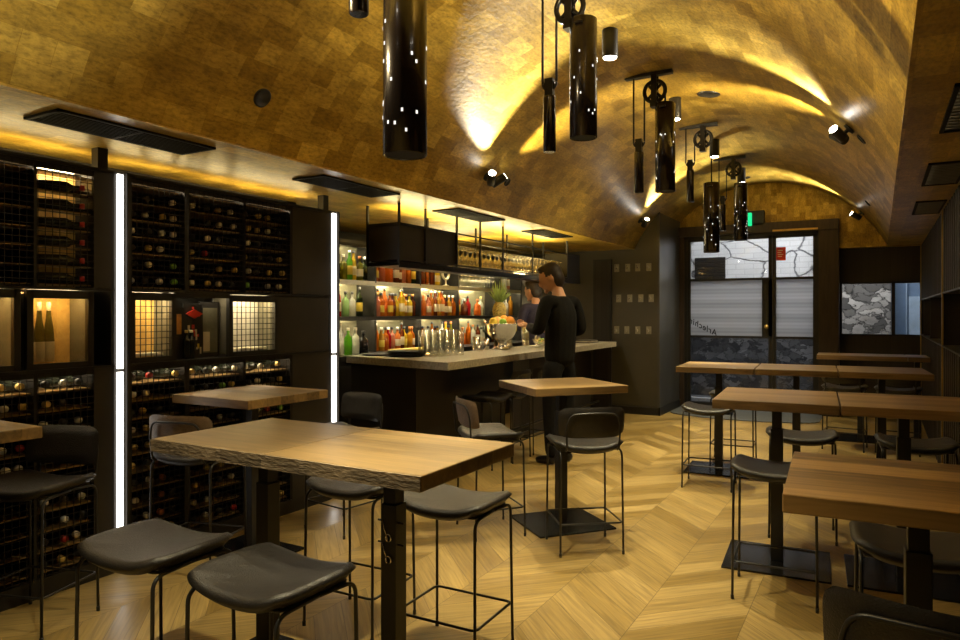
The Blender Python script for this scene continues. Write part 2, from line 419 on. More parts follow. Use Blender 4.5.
# far right: planked wall with the window
wb = MB()
wb.box(-.5, 11.5, 0, 1.0, 11.62, 1.175).box(-.5, 11.5, 1.93, 1.0, 11.62, ZS).box(.50, 11.5, 1.17, 1.0, 11.62, 1.94).box(-.5, 11.5, 1.17, -.485, 11.62, 1.94)
struct(wb.build('wall_back', M['darkwood']), 'dark planked wall around the far window')
wn = struct(MB().box(-.49, 11.50, 1.165, .505, 11.60, 1.19).box(-.49, 11.5, 1.915, .505, 11.6, 1.935).box(-.49, 11.5, 1.17, -.47, 11.6, 1.93).box(.155, 11.5, 1.17, .20, 11.6, 1.93).build('window_1', M['black']), 'far window with a view of rough stone and a blue doorway')
MB().box(-.47, 11.55, 1.19, .155, 11.556, 1.915).build('pane', M['glass'], wn)
MB().box(.20, 11.55, 1.19, .505, 11.556, 1.915).build('pane', M['glass'], wn)

# portal of the door
pf = MB()
pf.box(-2.78, 11.30, 0, -2.70, 11.5, 2.72, 0).box(-.76, 11.26, 0, -.50, 11.5, 2.83, 0).box(-2.80, 11.24, 2.70, -.50, 11.5, 2.85, 0)
struct(pf.build('trim_2', M['brownwood'], bevel=.004), 'dark brown timber portal around the glass door')
struct(MB().box(-1.38, 11.235, 2.705, -.77, 11.25, 2.735).build('reflection_strip', M['brass']), 'painted gold reflection strip above the right door leaf')  # gold strip imitates lit cork reflected in the transom glass

door = struct(MB().box(-2.70, 11.32, 0, -2.655, 11.40, 2.70).box(-.79, 11.32, 0, -.76, 11.40, 2.70).box(-2.70, 11.32, 2.66, -.76, 11.40, 2.70).build('door_1', M['black']), 'black framed double glass door to the street')
def leaf(x0, x1, wide):
    f = MB(); s = .05
    f.box(x0, 11.33, .0, x0+s, 11.39, 2.66).box(x1-s, 11.33, 0, x1, 11.39, 2.66).box(x0, 11.33, 0, x1, 11.39, .09)
    for z in (1.105, 1.995): f.box(x0, 11.325, z, x1, 11.395, z+.035)
    f.box(x0, 11.33, 2.62, x1, 11.39, 2.66)
    if wide: f.box(x1-.14, 11.33, 1.12, x1, 11.39, 2.0)
    fo = f.build('leaf_frame', M['black'], door)
    xx = x1-(.14 if wide else s)
    MB().box(x0+s, 11.355, .09, x1-s, 11.362, 1.105).build('pane', M['glass'], fo)
    MB().box(x0+s, 11.355, 2.03, x1-s, 11.362, 2.62).build('pane', M['glass'], fo)
    MB().box(x0+s, 11.355, 1.14, xx, 11.362, 1.995).build('pane', M['frost'], fo, label='frosted striped glass band')
    return fo
def frost():
    m = bpy.data.materials.new('frosted_striped_film'); nt, N, L, P = nodes(m); N.remove(P)
    tc = N.new('ShaderNodeTexCoord'); sp = N.new('ShaderNodeSeparateXYZ'); L.new(tc.outputs['Object'], sp.inputs[0])
    s1 = math_node(N, L, 'SINE', math_node(N, L, 'MULTIPLY', sp.outputs[2], 2*PI/.055))
    s2 = math_node(N, L, 'SINE', math_node(N, L, 'MULTIPLY', sp.outputs[2], 2*PI/.21))
    f = math_node(N, L, 'ADD', math_node(N, L, 'MULTIPLY', s1, .045), math_node(N, L, 'MULTIPLY', s2, .07))
    f = math_node(N, L, 'ADD', f, .60)
    tl = N.new('ShaderNodeBsdfTranslucent'); cb = N.new('ShaderNodeCombineColor')
    for i in range(3): L.new(f, cb.inputs[i])
    L.new(cb.outputs[0], tl.inputs[0])
    tp = N.new('ShaderNodeBsdfTransparent'); mx = N.new('ShaderNodeMixShader'); mx.inputs[0].default_value = .22
    df = N.new('ShaderNodeBsdfDiffuse'); L.new(cb.outputs[0], df.inputs[0])
    m0 = N.new('ShaderNodeMixShader'); m0.inputs[0].default_value = .12; L.new(tl.outputs[0], m0.inputs[1]); L.new(df.outputs[0], m0.inputs[2])
    L.new(m0.outputs[0], mx.inputs[1]); L.new(tp.outputs[0], mx.inputs[2])
    L.new(mx.outputs[0], N['Material Output'].inputs[0]); return m
M['frost'] = frost()
fl = leaf(-2.655, -1.40, True)
fr_ = leaf(-1.395, -.79, False)
kb = MB().lathe([(.012, 0), (.012, .03), (.03, .034), (.034, .05), (.026, .065), (.0, .068)], 16, T=Matrix.Translation((-1.47, 11.33, 1.285)) @ Matrix.Rotation(PI/2, 4, 'X'))
kb.build('knob', M['brass'], door)
def text_mesh(name, body, size, M4, m, parent, extrude=.002, shear=0):
    c = bpy.data.curves.new(name, 'FONT'); c.body = body; c.size = size; c.extrude = extrude; c.offset = .0018; c.space_character = 1.12; c.shear = shear; c.align_x = 'CENTER'
    t = bpy.data.objects.new(name, c); COL.objects.link(t)
    dg = bpy.context.evaluated_depsgraph_get(); me = bpy.data.meshes.new_from_object(t.evaluated_get(dg))
    bpy.data.objects.remove(t); me.transform(M4); me.materials.clear(); me.materials.append(m)
    o = bpy.data.objects.new(name, me); COL.objects.link(o); o.parent = parent; return o
# shop lettering faces the street, so it reads backwards from inside
text_mesh('lettering', 'Arlechin', .125, Matrix.Translation((-2.415, 11.322, 1.235)) @ Matrix.Rotation(PI, 4, 'Z') @ Matrix.Rotation(PI/2, 4, 'X') @ Matrix.Rotation(R(27), 4, 'Z'), M['black'], door, shear=.45)
# red notice on the right leaf
nt_ = MB().box(-1.342, 11.345, 2.28, -1.21, 11.352, 2.48, 0)
rn = nt_.build('notice', M['redpaint'], door, label='red notice stuck on the glass')
ln = MB()
for k, (x0, x1) in enumerate(((-1.32, -1.25), (-1.325, -1.27), (-1.32, -1.245), (-1.32, -1.262))):
    ln.box(x0, 11.342, 2.425-.03*k, x1, 11.3455, 2.435-.03*k)
ln.build('text_lines', M['white'], rn)

# street outside
def stone_mat(name, base, dark, sc, painted):
    m = bpy.data.materials.new(name); nt, N, L, P = nodes(m)
    tc = N.new('ShaderNodeTexCoord')
    mp = N.new('ShaderNodeMapping'); mp.inputs['Scale'].default_value = (1, 1, 1.5); L.new(tc.outputs['Object'], mp.inputs[0])
    nz = N.new('ShaderNodeTexNoise'); nz.inputs['Scale'].default_value = sc*.7; nz.inputs['Detail'].default_value = 7; nz.inputs['Roughness'].default_value = .6
    L.new(mp.outputs[0], nz.inputs['Vector'])
    ad = N.new('ShaderNodeMix'); ad.data_type = 'RGBA'; ad.blend_type = 'ADD'; ad.inputs[0].default_value = .55
    L.new(mp.outputs[0], ad.inputs[6]); L.new(nz.outputs['Color'], ad.inputs[7])
    vo = N.new('ShaderNodeTexVoronoi'); vo.inputs['Scale'].default_value = sc; L.new(ad.outputs[2], vo.inputs['Vector'])
    ve = N.new('ShaderNodeTexVoronoi'); ve.feature = 'DISTANCE_TO_EDGE'; ve.inputs['Scale'].default_value = sc; L.new(ad.outputs[2], ve.inputs['Vector'])
    sx = N.new('ShaderNodeSeparateColor'); L.new(vo.outputs['Color'], sx.inputs[0])
    e1 = N.new('ShaderNodeMapRange'); e1.inputs[1].default_value = .0; e1.inputs[2].default_value = .03 if painted else .06; L.new(ve.outputs['Distance'], e1.inputs[0])
    if painted:
        # courses of painted brick, cracks in between
        bt = N.new('ShaderNodeTexBrick'); bt.inputs['Scale'].default_value = 1; bt.inputs['Brick Width'].default_value = .30; bt.inputs['Row Height'].default_value = .095; bt.inputs['Mortar Size'].default_value = .006
        bt.inputs['Color1'].default_value = (1, 1, 1, 1); bt.inputs['Color2'].default_value = (.9, .9, .9, 1); bt.inputs['Mortar'].default_value = (.7, .7, .7, 1)
        sp = N.new('ShaderNodeSeparateXYZ'); L.new(tc.outputs['Object'], sp.inputs[0]); cb = N.new('ShaderNodeCombineXYZ'); L.new(sp.outputs[0], cb.inputs[0]); L.new(sp.outputs[2], cb.inputs[1]); L.new(cb.outputs[0], bt.inputs['Vector'])
        f = math_node(N, L, 'MULTIPLY', e1.outputs[0], math_node(N, L, 'ADD', .55, math_node(N, L, 'MULTIPLY', nz.outputs[0], .75)))
        f = math_node(N, L, 'MULTIPLY', f, bt.outputs['Color'])
    else:
        f = math_node(N, L, 'MULTIPLY', math_node(N, L, 'POWER', sx.outputs[0], 1.6), math_node(N, L, 'MULTIPLY', nz.outputs[0], 1.7))
        f = math_node(N, L, 'ADD', math_node(N, L, 'MULTIPLY', f, e1.outputs[0]), math_node(N, L, 'MULTIPLY', e1.outputs[0], .12))
    rp = N.new('ShaderNodeValToRGB'); e = rp.color_ramp.elements; e[0].color = (*dark, 1); e[1].color = (*base, 1); L.new(f, rp.inputs[0])
    L.new(rp.outputs[0], P.inputs['Base Color']); P.inputs['Roughness'].default_value = .8
    bp = N.new('ShaderNodeBump'); bp.inputs['Strength'].default_value = .6; bp.inputs['Distance'].default_value = .04
    L.new(e1.outputs[0], bp.inputs['Height']); L.new(bp.outputs[0], P.inputs['Normal'])
    return m
M['whitestone'] = stone_mat('white_painted_stone', (.62, .62, .63), (.10, .10, .11), 1.3, True)
M['darkstone'] = stone_mat('dark_rough_stone', (.17, .17, .18), (.006, .006, .007), 5.5, False)
M['greystone'] = stone_mat('grey_rubble_stone', (.52, .49, .45), (.03, .028, .026), 5.0, False)
M['asphalt'] = mat('grey_asphalt', (.10, .105, .115), .8, 0, .3, 40)
M['bluedoor'] = mat('blue_painted_wall', (.16, .24, .36), .6, 0, .1)
M['bluewhite'] = mat('pale_blue_board', (.40, .52, .66), .6, 0, .1)
struct(MB().box(-6, 11.6, -.12, 3, 16, -.02).build('floor', M['asphalt']), 'grey asphalt pavement outside the door')
ex = MB().box(-6, 13.3, 1.05, -.86, 13.6, 4.5, 0).box(-6, 13.22, -.1, -.86, 13.6, 1.05, 1).box(-.9, 13.0, -.1, .17, 13.6, 4.5, 2)
struct(ex.build('wall_exterior', [M['whitestone'], M['darkstone'], M['greystone']], bevel=.012), 'painted and rough stone wall across the lane')
bd = MB().box(.17, 13.35, -.1, 2.2, 13.6, 4.5, 0).box(.42, 13.31, 0.1, .9, 13.36, 1.76, 1).box(.38, 13.28, 0, .395, 13.36, 2.1, 1)
struct(bd.build('door_3', [M['bluedoor'], M['bluewhite']]), 'blue doorway seen through the far window')
struct(MB().box(-4, 12.35, -.03, -.9, 12.45, .03).build('trim_4', M['whitestone']), 'pale kerb line outside')
g = thing('wall_grille', 'black louvred grille on the white wall outside, seen through the upper door glass', 'vent', (-2.70, 13.29, 2.09))
MB().box(-.27, -.03, 0, -.25, .01, .42).box(.25, -.03, 0, .27, .01, .42).box(-.27, -.03, 0, .27, .01, .02).box(-.27, -.03, .40, .27, .01, .42).build('frame', M['black'], g)
MB().box(-.25, -.005, .02, .25, .0, .40).build('backing', M['greypanel'], g)
gs = MB()
for k in range(8): gs.box(-.25, -.035, .03+.047*k, .25, -.006, .055+.047*k)
gs.build('louvres', M['black'], g)

# right wall: dark slats with a long niche
rw = MB()
rw.box(.56, Y0, 0, .90, 11.5, 1.19, 0).box(.56, Y0, 1.68, .90, 11.5, ZS, 0).box(.86, Y0, 1.19, .9, 11.5, 1.68, 0)
struct(rw.build('wall_right', M['black']), 'dark slatted wall with a long niche')
sl = MB(); y = 2.6; k = 0
while y < 11.45:
    d_ = (.508, .525)[k % 2]
    sl.box(d_, y, 0, .56, y+.085, 1.185, k % 2).box(d_, y, 1.685, .56, y+.085, ZS, k % 2)
    y += .095; k += 1
struct(sl.build('trim_5', [M['darkwoody'], M['black']], bevel=.003), 'vertical dark slats')
struct(MB().box(.503, 2.6, 1.185, .86, 11.5, 1.2).box(.503, 2.6, 1.67, .86, 11.5, 1.685).build('trim_6', M['greypanel']), 'thin steel ledges of the niche')
dv = MB()
for y in (4.2, 5.9, 7.72, 9.6, 10.9): dv.box(.515, y, 1.2, .86, y+.03, 1.67)
struct(dv.build('trim_7', M['darkwoody']), 'uprights inside the niche')
struct(MB().box(.498, 7.66, 0, .512, 7.70, ZS).box(.498, 11.46, 0, .512, 11.49, ZS).build('trim_8', M['brass']), 'thin brass strips running up the slatted wall')

# ------------------------------------------------------------------ ceiling fittings
def vent(x0, x1, y0, y1, label):
    t = thing('ceiling_vent', label, 'vent', ((x0+x1)/2, (y0+y1)/2, ZS), 0, 'ceiling vents')
    hx, hy = (x1-x0)/2, (y1-y0)/2
    f = MB()
    f.box(-hx, -hy, -.012, -hx+.02, hy, 0).box(hx-.02, -hy, -.012, hx, hy, 0).box(-hx, -hy, -.012, hx, -hy+.02, 0).box(-hx, hy-.02, -.012, hx, hy, 0).box(-hx, -.008, -.012, hx, .008, 0)
    f.build('frame', M['ventslat'], t)
    MB().box(-hx+.01, -hy+.01, -.003, hx-.01, hy-.01, -.0005).build('backing', M['black'], t)
    s = MB(); n = int((2*hx-.05)/.026)
    if x0 < -1:
        for k in range(n): s.box(-hx+.028+.026*k, -hy+.02, -.011, -hx+.036+.026*k, hy-.02, -.002)
    else:
        n = int((2*hy-.05)/.06)
        for k in range(n): s.box(-hx+.02, -hy+.03+.06*k, -.018, hx-.02, -hy+.045+.06*k, -.002)
    s.build('slats', M['ventslat' if x0 < -1 else 'paleslat'], t)
for k, (y0, y1) in enumerate(((1.83, 2.71), (3.60, 4.47), (5.36, 6.25), (7.20, 8.05))):
    vent(-3.56, -3.27, y0, y1, ['black slot vent in the left soffit nearest the camera above the wine wall', 'black slot vent in the left soffit near the end of the wine wall',
         'black slot vent in the left soffit above the bar glass rack', 'black slot vent in the left soffit farthest back over the bar'][k])
for k, (y0, y1) in enumerate(((3.45, 4.33), (5.21, 6.08), (6.95, 7.81))):
    vent(.27, .49, y0, y1, ['black slatted vent in the right soffit nearest the camera at the frame edge', 'black slatted vent in the right soffit, middle of the three', 'black slatted vent in the right soffit, farthest of the three'][k])

def vault_z(x): return VZ+math.sqrt(VR*VR-(x-VX)**2)
def downlight(y, label, aim=None):
    x = -1.62; z = vault_z(x)
    t = thing('surface_downlight', label, 'light', (x, y, z-.195), 0, 'black can downlights along the vault crown')
    MB().lathe([(.046, .006), (.052, 0), (.055, .004), (.055, .192), (.05, .198)], 24).build('body', M['black'], t)
    MB().lathe([(.045, .0), (.045, .005)], 20).build('lens', M['lampface'], t)
    light('SPOT', (x, y, z-.20), aim or (x, y, 0), 135, WARM2, .03, 92, .9)
downlight(4.66, 'black cylinder downlight on the vault between the second and third pulley pendants')
downlight(6.44, 'black cylinder downlight on the vault just behind the third pulley pendant')
downlight(8.21, 'black cylinder downlight on the vault between the fourth and fifth pulley pendants')
downlight(2.88, 'black cylinder downlight on the vault above the top edge of the photo')
downlight(1.10, 'added unseen fill downlight on the vault above and beside the camera')  # unseen downlight added as fill for the near table edges
downlight(-.68, 'added unseen fill downlight on the vault behind the camera')  # second unseen fill downlight, added behind the camera
downlight(10.0, 'black cylinder downlight on the vault nearest the glass door', (-2.3, 10.1, 0))

def pendant(y, zt, zb, zw, label):
    """counterweighted tube pendant; origin on the vault"""
    x = -1.60; zc = vault_z(x)-.005
    t = thing('pulley_pendant', label, 'pendant light', (x, y, zc), 0, 'counterweighted tube pendants along the vault')
    Z = lambda z: z-zc
    MB().box(-.23, -.03, -.03, .16, .03, 0).build('mounting_plate', M['black'], t, bevel=.004)
    xw, xc, xp = -.115, .10, .015     # weight, cylinder, pulley axis offsets
    pr = .085; pz = -.155
    hg = MB().box(xp-.022, -.035, pz-.10, xp+.022, -.025, -.02).box(xp-.022, .025, pz-.10, xp+.022, .035, -.02).box(xp-.03, -.035, pz-.13, xp+.03, .035, pz-.095)
    hg.build('pulley_bracket', M['blackmetal'], t)
    w_ = MB(); n = 28; TT = Matrix.Translation((xp, 0, pz)) @ Matrix.Rotation(PI/2, 4, 'X')
    rim = [(pr*math.cos(2*PI*i/n), pr*math.sin(2*PI*i/n), 0) for i in range(n)]
    w_.tube(rim, .017, 8, True, 0, TT); w_.lathe([(.022, -.02), (.022, .02)], 12, 0, TT)
    for q in range(4):
        a = PI/4+q*PI/2; w_.tube([(0, 0, 0), (pr*math.cos(a), pr*math.sin(a), 0)], .013, 6, False, 0, TT)
    w_.build('pulley_wheel', M['blackmetal'], t)
    ytop = Z(zw)+.37
    rope = MB()
    rope.tube([(xw-.045, 0, -.03), (xw-.045, 0, ytop+.045)], .0075, 6)
    arc = [(xp-pr*math.cos(PI*i/12), 0, pz+pr*math.sin(PI*i/12)) for i in range(13)]
    rope.tube([(xw+.045, 0, ytop+.05), (xp-pr-.0, 0, pz-.02)]+arc+[(xp+pr, 0, Z(zt)-.02)], .0075, 6)
    lo = [(xw-.045*math.cos(PI*i/10), 0, ytop+.045-.045*math.sin(PI*i/10)) for i in range(11)]
    rope.tube(lo, .0075, 6)
    rope.build('rope', M['black'], t)
    cw = MB().lathe([(.02, ytop-.03), (.036, ytop-.035), (.038, ytop-.05), (.038, Z(zw)+.004), (.034, Z(zw))], 18, T=Matrix.Translation((xw, 0, 0)))
    cw.build('counterweight', M['gloss'], t)
    yk = MB().box(xw-.026, -.018, ytop-.035, xw+.026, .018, ytop+.07).lathe([(.035, -.012), (.035, .012)], 14, 0, Matrix.Translation((xw, 0, ytop+.03)) @ Matrix.Rotation(PI/2, 4, 'X'))
    yk.build('weight_yoke', M['blackmetal'], t)
    ro = .08
    tb = MB().lathe([(ro-.006, Z(zb)+.012), (ro-.004, Z(zb)), (ro, Z(zb)+.002), (ro, Z(zt)-.003), (ro-.004, Z(zt)), (.01, Z(zt)+.001)], 36, T=Matrix.Translation((xc, 0, 0)))
    MB().lathe([(ro-.008, Z(zb)+.004), (ro-.008, Z(zb)+.008)], 28, T=Matrix.Translation((xc, 0, 0))).build('bottom_lens', M['ventslat'], t)
    MB().box(xc-.025, -ro-.006, Z(zt)-.045, xc+.025, -ro+.004, Z(zt)-.035).build('slot', M['blackmetal'], t)
    dm = tb; rr = random.Random(int(y*100))
    for k in range(30):
        a = rr.uniform(0, 2*PI); z = Z(zb)+.07+.42*rr.random()**1.25
        Tm = Matrix.Translation((xc, 0, z)) @ Matrix.Rotation(a, 4, 'Z')
        dm.box(ro-.002, -.0036, -.006, ro+.0012, .0036, .006, 1, Tm)
    tb.build('tube_shade', [M['gloss'], M['dot']], t)
    light('SPOT', (x+xc, y, zb-.01), (x+xc, y, 0), 55, WARM2, .05, 52, .8)
pendant(2.08, 2.82, 2.07, 2.63, 'largest black tube pendant nearest the camera, cut by the top edge')
pendant(3.85, 3.21, 2.517, 2.46, 'second black tube pendant from the camera with its pulley at the top edge')
pendant(5.65, 3.187, 2.474, 2.486, 'third black tube pendant from the camera hanging from a full pulley plate')
pendant(7.45, 2.835, 2.119, 2.655, 'fourth black tube pendant, lowest hanging, in front of the door glass')
pendant(9.2, 3.115, 2.399, 2.53, 'fifth and farthest black tube pendant beside the green exit light')

def vault_spot(x, y, aims, label, power=70):
    z = vault_z(x); nx, nz = (VX-x)/VR, (VZ-z)/VR
    t = thing('vault_spotlight', label, 'spotlight', (x, y, z), 0, 'adjustable spotlights on the vault')
    base = Matrix.Rotation(math.atan2(nx, nz), 4, 'Y')
    MB().lathe([(.045, 0), (.045, .018), (.015, .022), (.015, .07)], 18, T=base).build('mount', M['black'], t)
    for k, (ax, ay, az, pw) in enumerate(aims):
        c = Vector((nx*.085, (-.05, .05)[k] if len(aims) > 1 else 0, nz*.085))
        dr = (Vector((ax, ay, az))-(Vector((x, y, z))+c)).normalized()
        q = dr.to_track_quat('Z', 'Y').to_matrix().to_4x4()
        T = Matrix.Translation(c) @ q
        h = MB().lathe([(.03, -.05), (.036, -.045), (.036, .085), (.032, .088)], 20, T=T).build('lamp_head', M['black'], t)
        MB().lathe([(.031, .0865), (.031, .0895)], 18, T=T).build('lens', M['lampface'], h)
        pos = Vector((x, y, z))+c+dr*.10
        light('SPOT', pos, (ax, ay, az), pw*1.3, WARM if k else WHITE, .02, 58, .85)
vault_spot(-2.99, 5.37, [(-2.30, 4.45, 3.28, 190), (-2.05, 6.15, 3.38, 100)], 'twin black spotlight on the left of the vault above the bar front')
vault_spot(-.187, 5.875, [(-.85, 4.85, 3.33, 110), (-.95, 6.45, 3.37, 100)], 'twin black spotlight on the right of the vault above the right tables')
vault_spot(-.20, 11.0, [(-1.15, 10.7, 3.42, 90)], 'single black spotlight on the right of the vault near the door')
vault_spot(-2.915, 9.65, [(-2.4, 9.2, 3.23, 90)], 'single black spotlight on the left of the vault above the hook wall')

vault_spot(-2.99, 1.09, [(-1.2, 1.5, 3.5, 120), (-.3, 3.2, 3.0, 150)], 'added twin black spotlight on the left of the vault beyond the left photo edge')  # unseen twin spot added to brighten the right side of the vault
vault_spot(-.187, 1.60, [(-2.2, 1.2, 3.3, 110), (-1.4, 2.7, 3.5, 70)], 'added twin black spotlight on the right of the vault above the camera')  # unseen twin spot added to brighten the near vault
def disc(name, x, y, r, label, cat):
    z = vault_z(x); nx, nz = (VX-x)/VR, (VZ-z)/VR
    T = Matrix.Rotation(math.atan2(nx, nz), 4, 'Y')
    o = MB().lathe([(r, -.01), (r, .008), (r*.86, .012), (r*.86, .006), (0.002, .006)], 24, T=T).build(name, M['black'])
    o.location = (x, y, z); tag(o, label, cat)
disc('ceiling_speaker', -2.99, 2.79, .055, 'round black ceiling speaker on the left vault above the first vent', 'speaker')
disc('ceiling_speaker', -1.32, 6.43, .10, 'flat black round speaker on the vault crown beside the third pendant', 'speaker')
disc('ceiling_sensor', -2.985, 5.74, .04, 'small black round sensor right of the twin spotlight above the bar', 'sensor')
disc('ceiling_sensor', -.11, 5.87, .045, 'small black round sensor below the right twin spotlight', 'sensor')
disc('ceiling_sensor', -.112, 9.36, .045, 'small black round sensor near the right single spotlight', 'sensor')
disc('smoke_detector', -1.67, 10.7, .06, 'small dark smoke detector on the vault near the door', 'detector')

t = thing('exit_sign', 'black exit light box glowing green at one side above the door', 'exit sign', (-1.66, 11.28, 2.90))
MB().box(-.16, -.04, -.09, .16, .07, .14).build('housing', M['black'], t, bevel=.006)
MB().box(-.055, -.13, -.09, -.01, -.045, .10).build('light_panel', M['exitgreen'], t, label='green lit panel')

# ------------------------------------------------------------------ tables
def table_top(mb, w, d): return mb
def make_table(x, y, rz, w, d, label, m='table', base=(.29, .27), pins=False, live=False, group='high timber tables on black pedestal bases'):
    t = thing('high_table', label, 'table', (x, y, 0), rz, group)
    MB().box(-w/2, -d/2, .948, w/2, d/2, 1.0).build('table_top', M[m], t, bevel=.004)
    if live:
        q = MB(); rr = random.Random(int(x*100)); n = 40; pr = []
        for i in range(n+1):
            xx = -w/2+w*i/n; pr.append((xx, -d/2-.004-.006*rr.random()))
        q.prism([(w/2, -d/2+.002)]+[(-w/2, -d/2+.002)]+pr, .95, .9985)
        q.build('live_edge', M['bark'], t, label='rough grey weathered edge')
    MB().box(-base[0], -base[1], 0, base[0], base[1], .012).build('base_plate', M['plate'], t, bevel=.002)
    p = MB().box(-.034, -.034, .012, .034, .034, .80).build('post', M['black'], t, bevel=.003)
    MB().box(-.027, -.027, .80, .027, .027, .945).build('inner_post', M['black'], t)
    MB().box(-w*.3, -.035, .935, w*.3, .035, .948).box(-.035, -.2, .935, .035, .2, .948).build('top_bracket', M['black'], t)
    if pins:
        for k, z in enumerate((.735, .655)):
            c = MB()
            c.tube([(-.055, -.02, z), (.06, -.02, z)], .004, 6)
            c.build('locking_pin', M['blackmetal'], p)
            q = MB(); lp = [(.0+.012*math.cos(a*PI/6), -.04, z-.055+.014*math.sin(a*PI/6)) for a in range(-3, 9)]
            q.tube([(-.022, -.038, z+.006), (-.012, -.042, z-.02)]+[(l[0]+.006, l[1], l[2]) for l in lp], .0034, 5)
            q.build('spring_clip', M['chrome'], p)
    return t
make_table(-2.20, 2.085, 0, .612, .63, 'left half of the large oak table in the foreground, nearest the wine wall', 'table_fore', live=True)
make_table(-1.555, 2.085, 0, .678, .63, 'right half of the large foreground oak table, with silver spring clips on its post', 'table_fore', pins=True, live=True)
make_table(-3.43, 3.12, 0, .66, .66, 'square oak table standing against the middle of the wine wall', base=(.27, .19))
make_table(-3.50, 1.39, 0, .60, .67, 'oak table at the left edge of the photo against the wine wall')
make_table(-1.97, 4.625, math.atan2(.566, .476), .70, .65, 'small square table turned at an angle in front of the bar')
rz = R(4)
make_table(-1.325, 6.93, rz, .675, .75, 'left section of the long pale table row by the door, overhanging the lone left stool', 'table')
make_table(-.655, 6.985, rz, .655, .75, 'middle section of the long pale table row by the door', 'table')
make_table(.02, 7.05, rz, .685, .75, 'right section of the long pale table row, touching the slatted wall', 'table')
make_table(-.535, 4.56, R(4), .655, .74, 'left half of the dark walnut table row on the right', 'table_dark')
make_table(.12, 4.61, R(4), .645, .74, 'right half of the dark walnut table row, against the slatted wall', 'table_dark')
make_table(.10, 2.44, R(3), .70, .665, 'striped timber table in the right foreground', 'table_red')
make_table(-.19, 9.44, R(2), .92, .56, 'farthest table in front of the far window, its long left section', 'table_dark')
make_table(.38, 9.46, R(2), .21, .56, 'short right end piece of the farthest table, against the slatted wall', 'table_dark', (.1, .2))

# ------------------------------------------------------------------ stools
def seat_mesh(w=.45, d=.385, z=.705, sag=.034, th=.046):
    NU, NV = 20, 16; vs = []; fs = []
    def pt(u, v, inset):
        x = u; y = v
        k = max(abs(u), abs(v))
        # rounded-square map
        a = (abs(u)**5+abs(v)**5)**(1/5.) or 1
        s = (k/a)
        return u*s*(w/2-inset), v*s*(d/2-inset)
    top = []; bot = []
    for side in (0, 1):
        for j in range(NV+1):
            for i in range(NU+1):
                u = -1+2*i/NU; v = -1+2*j/NV
                u = math.sin(u*PI/2)*.35+u*.65; v = math.sin(v*PI/2)*.35+v*.65
                x, y = pt(u, v, 0 if side == 0 else .012)
                e = 1-max(abs(u), abs(v))
                rim = min(1, e/.09); rim = math.sqrt(1-(1-rim)**2)
                saddle = -sag*(1-u*u)+.004*(1-v*v)
                if side == 0: zz = z+saddle-(1-rim)*.018
                else: zz = z+saddle-th+(1-rim)*.014
                vs.append((x, y, zz))
    o = (NU+1)*(NV+1)
    for j in range(NV):
        for i in range(NU):
            a = j*(NU+1)+i; b, c, d_ = a+1, a+NU+2, a+NU+1
            fs.append((a, b, c, d_)); fs.append((o+a, o+d_, o+c, o+b))
    rimi = [i for i in range(NU+1)]+[j*(NU+1)+NU for j in range(1, NV+1)]+[NV*(NU+1)+i for i in range(NU-1, -1, -1)]+[j*(NU+1) for j in range(NV-1, 0, -1)]
    for k in range(len(rimi)):
        a, b = rimi[k], rimi[(k+1) % len(rimi)]
        fs.append((b, a, o+a, o+b))
    return MB().add(vs, fs, 0, True)
LX, LY = .195, .165
def stool_frame(t, back):
    for sx in (-1, 1):
        for sy in (-1, 1):
            pts = [(sx*LX*1.03, sy*LY*1.06, .014), (sx*LX, sy*LY, .640), (sx*LX, sy*.0, .648)]
            l = MB().tube(rnd(pts, .045, 6), .0068, 8).build('leg', M['black'], t)
            MB().lathe([(.0085, 0), (.009, .02), (.007, .024)], 8, T=Matrix.Translation((sx*LX*1.03, sy*LY*1.06, 0))).build('foot_cap', M['black'], l)
    q = 1.02
    MB().tube(rnd([(-LX*q, -LY*q, .195), (LX*q, -LY*q, .195), (LX*q, LY*q, .195), (-LX*q, LY*q, .195)], .03, 5, True), .006, 8, True).build('footrest', M['black'], t)
    MB().tube(rnd([(-LX+.01, -LY+.02, .648), (LX-.01, -LY+.02, .648), (LX-.01, LY-.02, .648), (-LX+.01, LY-.02, .648)], .03, 4, True), .006, 6, True).build('seat_rail', M['black'], t)
def make_stool(label, loc, rz, seat='leather'):
    t = thing('bar_stool', label, 'stool', loc, rz, 'backless black leather bar stools')
    seat_mesh().build('seat', M[seat], t); stool_frame(t, False); return t
def make_backed(label, loc, rz, back='leather'):
    """faces local +y, backrest at -y"""
    t = thing('backed_bar_stool', label, 'stool', loc, rz, 'bar stools with low curved backs')
    seat_mesh().build('seat', M['leather'], t); stool_frame(t, True)
    NX, NZ = 16, 8; vs = []; fs = []
    for side in (0, 1):
        for j in range(NZ+1):
            for i in range(NX+1):
                u = -1+2*i/NX; v = -1+2*j/NZ
                a = ((abs(u)**6+abs(v)**6)**(1/6.)) or 1; s = max(abs(u), abs(v))/a
                x = u*s*.212; zz = .824+v*s*.096
                e = 1-max(abs(u), abs(v)); rim = min(1, e/.2); rim = math.sqrt(1-(1-rim)**2)
                y = -.195+.05*u*u-.03*(v*.5+.5)
                y += (.012*rim if side else -.012*rim)
                vs.append((x, y, zz))
    o = (NX+1)*(NZ+1)
    for j in range(NZ):
        for i in range(NX):
            a = j*(NX+1)+i; b, c, d_ = a+1, a+NX+2, a+NX+1
            fs.append((a, b, c, d_)); fs.append((o+a, o+d_, o+c, o+b))
    MB().add(vs, fs, 0, True).build('backrest', M[back], t)
    pts = [(-.165, -LY, .648), (-.165, -.195, .665), (-.172, -.205, .80), (-.145, -.222, .878), (0, -.240, .886), (.145, -.222, .878), (.172, -.205, .80), (.165, -.195, .665), (.165, -LY, .648)]
    MB().tube(rnd(pts, .05, 5), .0065, 8).build('back_frame', M['black'], t)
    return t
